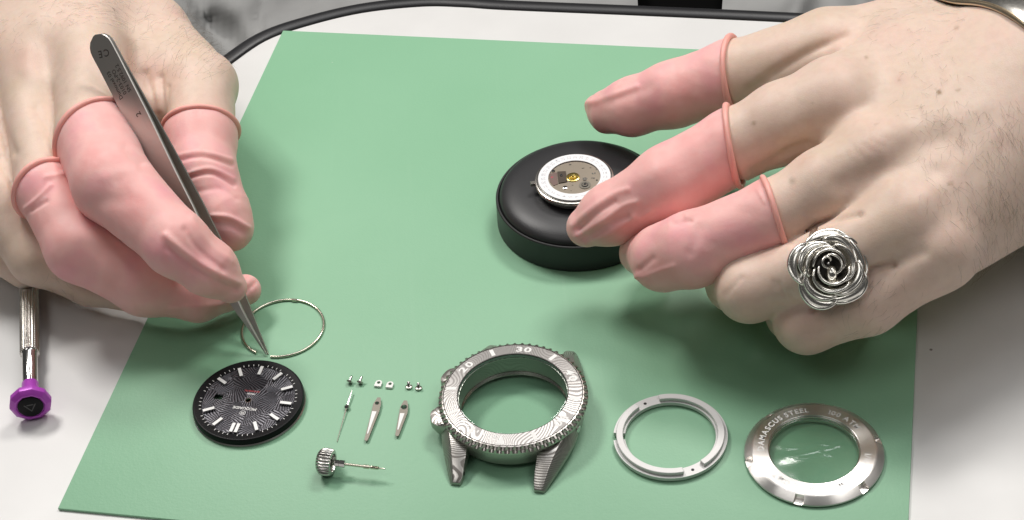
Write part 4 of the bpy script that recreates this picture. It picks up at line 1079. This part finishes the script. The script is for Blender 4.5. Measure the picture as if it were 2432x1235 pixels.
# ---- hair on the backs of the hands
def hairs(D, regions, name, seed):
    V, N, X, Y = D; r = np.random.default_rng(seed); parts = []
    view = (CAM-V); view /= np.linalg.norm(view, axis=1)[:, None]; fc = (view*N).sum(1)
    for (x0, x1, y0, y1, cnt, dxy, ln_, lift, fmin) in regions:
        ids = np.where((X > x0) & (X < x1) & (Y > y0) & (Y < y1) & (fc > fmin))[0]
        if len(ids) == 0: continue
        for i in r.choice(ids, cnt):
            n = N[i]; dr_ = RIGHT*dxy[0]+UP*dxy[1]+r.normal(size=3)*0.35; t_ = dr_-n*(dr_ @ n); t_ /= np.linalg.norm(t_)+1e-6
            L_ = ln_*r.uniform(0.5, 1.2); c = np.cross(n, t_)*r.normal()*0.3
            p0 = V[i]-n*0.1; p1 = p0+(t_*0.5+n*lift*0.6+c*0.2)*L_; p2 = p0+(t_*1.0+n*lift*0.8+c)*L_
            parts.append(tube([p0-PO, p1-PO, p2-PO], [0.022, 0.018, 0.008], 3, caps=False))
    return join(*parts)
h1 = hairs(LD, [(90, 300, -40, 60, 220, (0.6, -0.6), 4.5, 0.3, 0.0), (300, 540, 20, 190, 260, (0.7, 0.3), 5, 0.7, -0.3), (0, 90, 40, 130, 30, (0.2, -0.8), 4, .3, 0), (100, 300, 640, 730, 30, (0.2, -0.6), 4, .3, 0)], 'hair', 5)
obj('hair', h1, MT['hair'], LH, smooth=180, kind='stuff')
h2 = hairs(RD, [(2180, 2432, 230, 520, 170, (0.12, -1.0), 5.5, 0.25, 0.0), (2330, 2432, 280, 520, 90, (0.12, -1.0), 6, 0.25, 0.0), (2050, 2300, 0, 130, 70, (-0.2, -0.8), 4.5, 0.3, 0.0), (2130, 2300, 120, 330, 50, (0.1, -0.9), 4, .3, 0.2), (1980, 2200, 640, 800, 70, (-0.5, -0.7), 4, .3, 0.0), (2240, 2432, 480, 640, 100, (0.1, -1), 5.5, .4, -0.1)], 'hair', 8)
obj('hair', h2, MT['hair'], RH, smooth=180, kind='stuff')

# ------------------------------------------------------------------ rose ring on the ring finger
q = P3(1965, 628, 43, 82); nv = -FWD*0.93+np.array([0, 0, 1.0])*0.12+RIGHT*0.06; nv /= np.linalg.norm(nv)
rp = q[:3]+nv*(q[3]-0.6)
rp_px = proj(rp); rp = rp-RIGHT*((rp_px[0]-1966)*depth(rp)/FPX)+UP*((rp_px[1]-640)*depth(rp)/FPX)
Rr = frame(nv, RIGHT); # columns x,y,z
Rr = np.stack([np.cross(UP, nv)/np.linalg.norm(np.cross(UP, nv)), np.zeros(3), nv], 1); Rr[:, 1] = np.cross(nv, Rr[:, 0])
rose = thing('rose_ring', 'large silver rose-shaped ring worn on a finger of the left hand', 'ring', tuple(rp))
def R3(P): return np.asarray(P, float) @ Rr.T
def petal(a0, w_, r0, r1, h0, h1_, curl, twist, lip=0.36, cx=0.0, cy=0.0, wave=0.0, seed=0):
    nu, nv_ = 22, 9; top, rim = [], []
    rs0 = np.random.default_rng(seed); ph = rs0.uniform(0, 6.28)
    G = np.zeros((nu+1, nv_+1, 3))
    for i in range(nu+1):
        u_ = -1+2*i/nu; a = a0+w_*u_
        for j in range(nv_+1):
            v_ = j/nv_; e = 1-0.42*abs(u_)**2.6
            r = r0+(r1-r0)*(v_**0.8)*e+twist*u_*(0.4+0.6*v_)+wave*math.sin(3*u_+ph)*v_
            z = 0.22*v_*v_*math.sin(4.3*a+ph+2.0*v_)*(1 if r1 > 8 else 0.4)+h0+(h1_-h0)*math.sin(min(1, v_*e*1.02)*math.pi*0.5)-curl*max(0, v_*e-0.6)**2*6
            G[i, j] = (cx+r*math.cos(a), cy+r*math.sin(a), z)
    du = np.gradient(G, axis=0); dv = np.gradient(G, axis=1); n_ = np.cross(du, dv); n_ /= np.linalg.norm(n_, axis=2)[:, :, None]+1e-9
    V = np.concatenate([(G+n_*0.14).reshape(-1, 3), (G-n_*0.14).reshape(-1, 3)]); F = []; k = nv_+1; o2 = (nu+1)*k
    for i in range(nu):
        for j in range(nv_):
            F.append([i*k+j, (i+1)*k+j, (i+1)*k+j+1, i*k+j+1]); F.append([o2+i*k+j, o2+i*k+j+1, o2+(i+1)*k+j+1, o2+(i+1)*k+j])
    edge = [G[0, j] for j in range(2, nv_)]+[G[i, nv_] for i in range(nu+1)]+[G[nu, j] for j in range(nv_-1, 1, -1)]
    t_ = tube(np.array(edge), [lip*(0.22+0.78*math.sin(math.pi*i/(len(edge)-1))) for i in range(len(edge))], 8)
    return join((V, F), t_)
bx, by = -0.9, 1.2
obj('rose_base', (R3(lathe([(0, 0), (8.6, 0), (9.2, 0.6), (8.2, 1.3), (5, 1.6), (0, 1.6)], 48, closed=False)[0]), lathe([(0, 0), (8.6, 0), (9.2, 0.6), (8.2, 1.3), (5, 1.6), (0, 1.6)], 48, closed=False)[1]), MT['oxidised_silver'], rose)
spec = []
for i, a in enumerate((0.35, 1.6, 2.85, 4.1, 5.35)): spec.append((a, 0.80, 5.8, 10.9, 1.5, 3.3, 1.6, 0.7, 0.62, 0, 0, 0.5, i))
for i, a in enumerate((0.9, 2.45, 4.0, 5.6)): spec.append((a, 0.92, 4.8, 8.7, 2.2, 4.4, 0.9, 0.9, 0.58, 0, 0, 0.25, i+10))
for i, a in enumerate((0.2, 2.3, 4.4)): spec.append((a, 1.2, 4.2, 6.6, 2.6, 5.3, 0.4, 1.0, 0.52, -.1, .1, 0.12, i+20))
for i, a in enumerate((1.5, 4.7)): spec.append((a, 1.6, 3.4, 4.8, 2.4, 6.0, 0.15, 0.8, 0.48, -.2, .25, 0, i+30))
spec.append((0.5, 1.5, 2.3, 3.1, 2.2, 6.2, 0, 0.5, 0.42, -.3, .35, 0, 41))
spec.append((2.6, 2.2, 0.9, 1.55, 2.4, 6.4, 0, 0.45, 0.36, bx-.3, by+.5, 0, 50))
for s_ in spec:
    V, F = petal(*s_); obj('petal', (R3(V), F), MT['silver'], rose, smooth=180)
V, F = lathe([(0, 2), (0.45, 2), (0.5, 5.0), (0.35, 5.5), (0, 5.6)], 20, closed=False)
V, F = xf((V, F), (bx-.1, by, 0)); obj('bud', (R3(V), F), MT['silver'], rose)
# heart-shaped lower bud petal in the middle
V, F = lathe([(0, 1.6), (1.6, 2.2), (1.75, 3.6), (1.35, 4.6), (0.7, 5.1), (0, 5.25)], 28, closed=False)
V, F = xf((V, F), (0.25, -1.35, 0)); V = np.asarray(V); V[:, 1] = (V[:, 1]+1.35)*1.35-1.35; obj('bud_petal', (R3(V), F), MT['silver'], rose)
C = RC['ring']; n = C[2, :3]-C[1, :3]; n /= np.linalg.norm(n); fr_ = frame(n)
band = [C[1, :3]-rp+(fr_[:, 0]*math.cos(a)+fr_[:, 1]*math.sin(a))*(C[1, 3]+0.25) for a in np.linspace(0, 2*math.pi, 64, endpoint=False)]
obj('band', tube(band, 1.1, 10, closed=True), MT['silver'], rose, smooth=180)

# ------------------------------------------------------------------ bracelet and sleeves
c0 = at(2400, 215, 51); n = at(2750, 65, 49)-at(2480, 235, 50); n /= np.linalg.norm(n); n = n-FWD*0.30; n /= np.linalg.norm(n); fr_ = frame(n)
def around(f, c, fr_, n_=96, off=0.6):
    out = []; rs_ = np.arange(5, 60, 0.2)
    for a in np.linspace(0, 2*math.pi, n_, endpoint=False):
        dv = fr_[:, 0]*math.cos(a)+fr_[:, 1]*math.sin(a); d_ = f(c+np.outer(rs_, dv)); k = np.argmax(d_ > off) if (d_ > off).any() else -1
        out.append(c+dv*rs_[k])
    return laplace_loop(np.array(out), 10)
brl = thing('bracelet', 'silver cuff bracelet with gold edge on the wrist at top right', 'bracelet', tuple(c0))
def band_strip(offs):
    V, F = [], []; n_ = 96; k = len(offs)
    loops = {}
    for t_, o_ in offs:
        if t_ not in loops: loops[t_] = around(RF, c0+n*t_, fr_, n_)
    for i in range(n_):
        for t_, o_ in offs:
            p = loops[t_][i]; dv = p-(c0+n*t_); dv /= np.linalg.norm(dv); V.append(p+dv*o_-c0)
    for i in range(n_):
        for j in range(k): F.append([i*k+j, ((i+1) % n_)*k+j, ((i+1) % n_)*k+(j+1) % k, i*k+(j+1) % k])
    return V, F
obj('cuff', band_strip([(0.8, 0.1), (0.8, 1.5), (2.5, 2.2), (9, 2.2), (11, 1.5), (11, 0.1)]), MT['silver'], brl)
obj('gold_edge', band_strip([(-0.2, 0.0), (-0.3, 0.6), (0.2, 1.1), (0.8, 0.9), (0.8, 0.0)]), mat('gold_edge', (0.74, 0.63, 0.46), 0.3, 1.0), brl)
AR_ = chain_pts([(2480, 235, 50, 225), (2950, -60, 48, 250), (3500, -420, 48, 290)]); AL_ = chain_pts([(200, -70, 42, 125), (-180, -620, 40, 180)])
arm_r = lambda P: chain_sdf(P, AR_, 6.0)
arm_l = lambda P: chain_sdf(P, AL_, 6.0)
def sleeve(f, ca_, cb_, m, name, off, seed, n_=120, k=26):
    V, F = [], []; n = cb_-ca_; L_ = np.linalg.norm(n); n = n/L_; fr_ = frame(n)
    r = np.random.default_rng(seed)
    for j in range(k+1):
        t_ = j/k; c = ca_+n*L_*t_; lp = around(f, c, fr_, n_, 0.5)
        for i, p in enumerate(lp):
            dv = p-c; dv /= np.linalg.norm(dv); a = 2*math.pi*i/n_
            o_ = off+1.6*math.sin(L_*t_*0.35+2*math.sin(a+seed))+1.2*math.sin(3*a+t_*9)+0.8*math.sin(7*a-4*t_)
            if j == 0: o_ -= 0.6
            V.append(p+dv*o_-PO)
    for j in range(k):
        for i in range(n_): F.append([j*n_+i, j*n_+(i+1) % n_, (j+1)*n_+(i+1) % n_, (j+1)*n_+i])
    return obj(name, (V, F), m, person, smooth=180)
sleeve(arm_r, at(2580, 160, 50), at(3450, -390, 48), MT['grey_cloth'], 'sleeve', 5, 1)
sleeve(arm_l, at(115, -200, 42), at(-180, -610, 40), MT['blue_grey_cloth'], 'sleeve', 7, 4)

# jacket lying over the lap beyond the table edge, dark shirt between its two fronts
def cloth_sheet(name, quad, z, m, folds, seed, label=None, nu=110, nv_=70):
    q = np.array(quad, float); V, F = [], []
    for j in range(nv_+1):
        for i in range(nu+1):
            s_, t_ = i/nu, j/nv_
            p = (q[0]*(1-s_)+q[1]*s_)*(1-t_)+(q[3]*(1-s_)+q[2]*s_)*t_
            zz_ = z
            for pts, wpx, h, side in folds:
                dd = dist_poly(np.array([p[0]]), np.array([p[1]]), pts)[0]
                if side:
                    (x0, y0), (x1, y1) = pts[0], pts[-1]; cr = ((x1-x0)*(p[1]-y0)-(y1-y0)*(p[0]-x0))/math.hypot(x1-x0, y1-y0)
                    zz_ += h*(0.5+0.5*math.tanh(cr/wpx))*side
                else: zz_ += h*math.exp(-(dd/wpx)**2)
            zz_ += 2.0*math.sin(p[0]*0.021+1.3*math.sin(p[1]*0.03+seed))+1.2*math.sin(p[1]*0.05+p[0]*0.013+seed)
            V.append(at(p[0], p[1], zz_)-PO)
    for j in range(nv_):
        for i in range(nu): F.append([j*(nu+1)+i, j*(nu+1)+i+1, (j+1)*(nu+1)+i+1, (j+1)*(nu+1)+i])
    return obj(name, (V, F), m, person, smooth=180, label=label)
cloth_sheet('jacket_front', [(-250, 900), (1522, 150), (1492, -420), (-250, -420)], -62, MT['grey_cloth'],
    [([(415, -60), (455, 40), (545, 190)], 8, 16, 1), ([(632, -60), (622, 10), (603, 110)], 7, -4, 0), ([(500, 60), (560, 130)], 40, -10, 0), ([(800, -40), (760, 60)], 50, 7, 0), ([(1010, -60), (980, 30)], 50, 6, 0), ([(560, -40), (520, 60)], 50, 5, 0), ([(200, -50), (300, 100)], 40, 9, 0)], 1.0)
cloth_sheet('jacket_front', [(1706, 150), (2900, 260), (2900, -420), (1745, -420)], -62, MT['grey_cloth'],
    [([(1920, -60), (1880, 60)], 30, 8, 0), ([(2050, -60), (2040, 60)], 40, 6, 0)], 2.0)
cloth_sheet('shirt', [(1380, 240), (1880, 240), (1880, -460), (1380, -460)], -75, MT['black_cloth'], [], 3.0, nu=40, nv_=30)
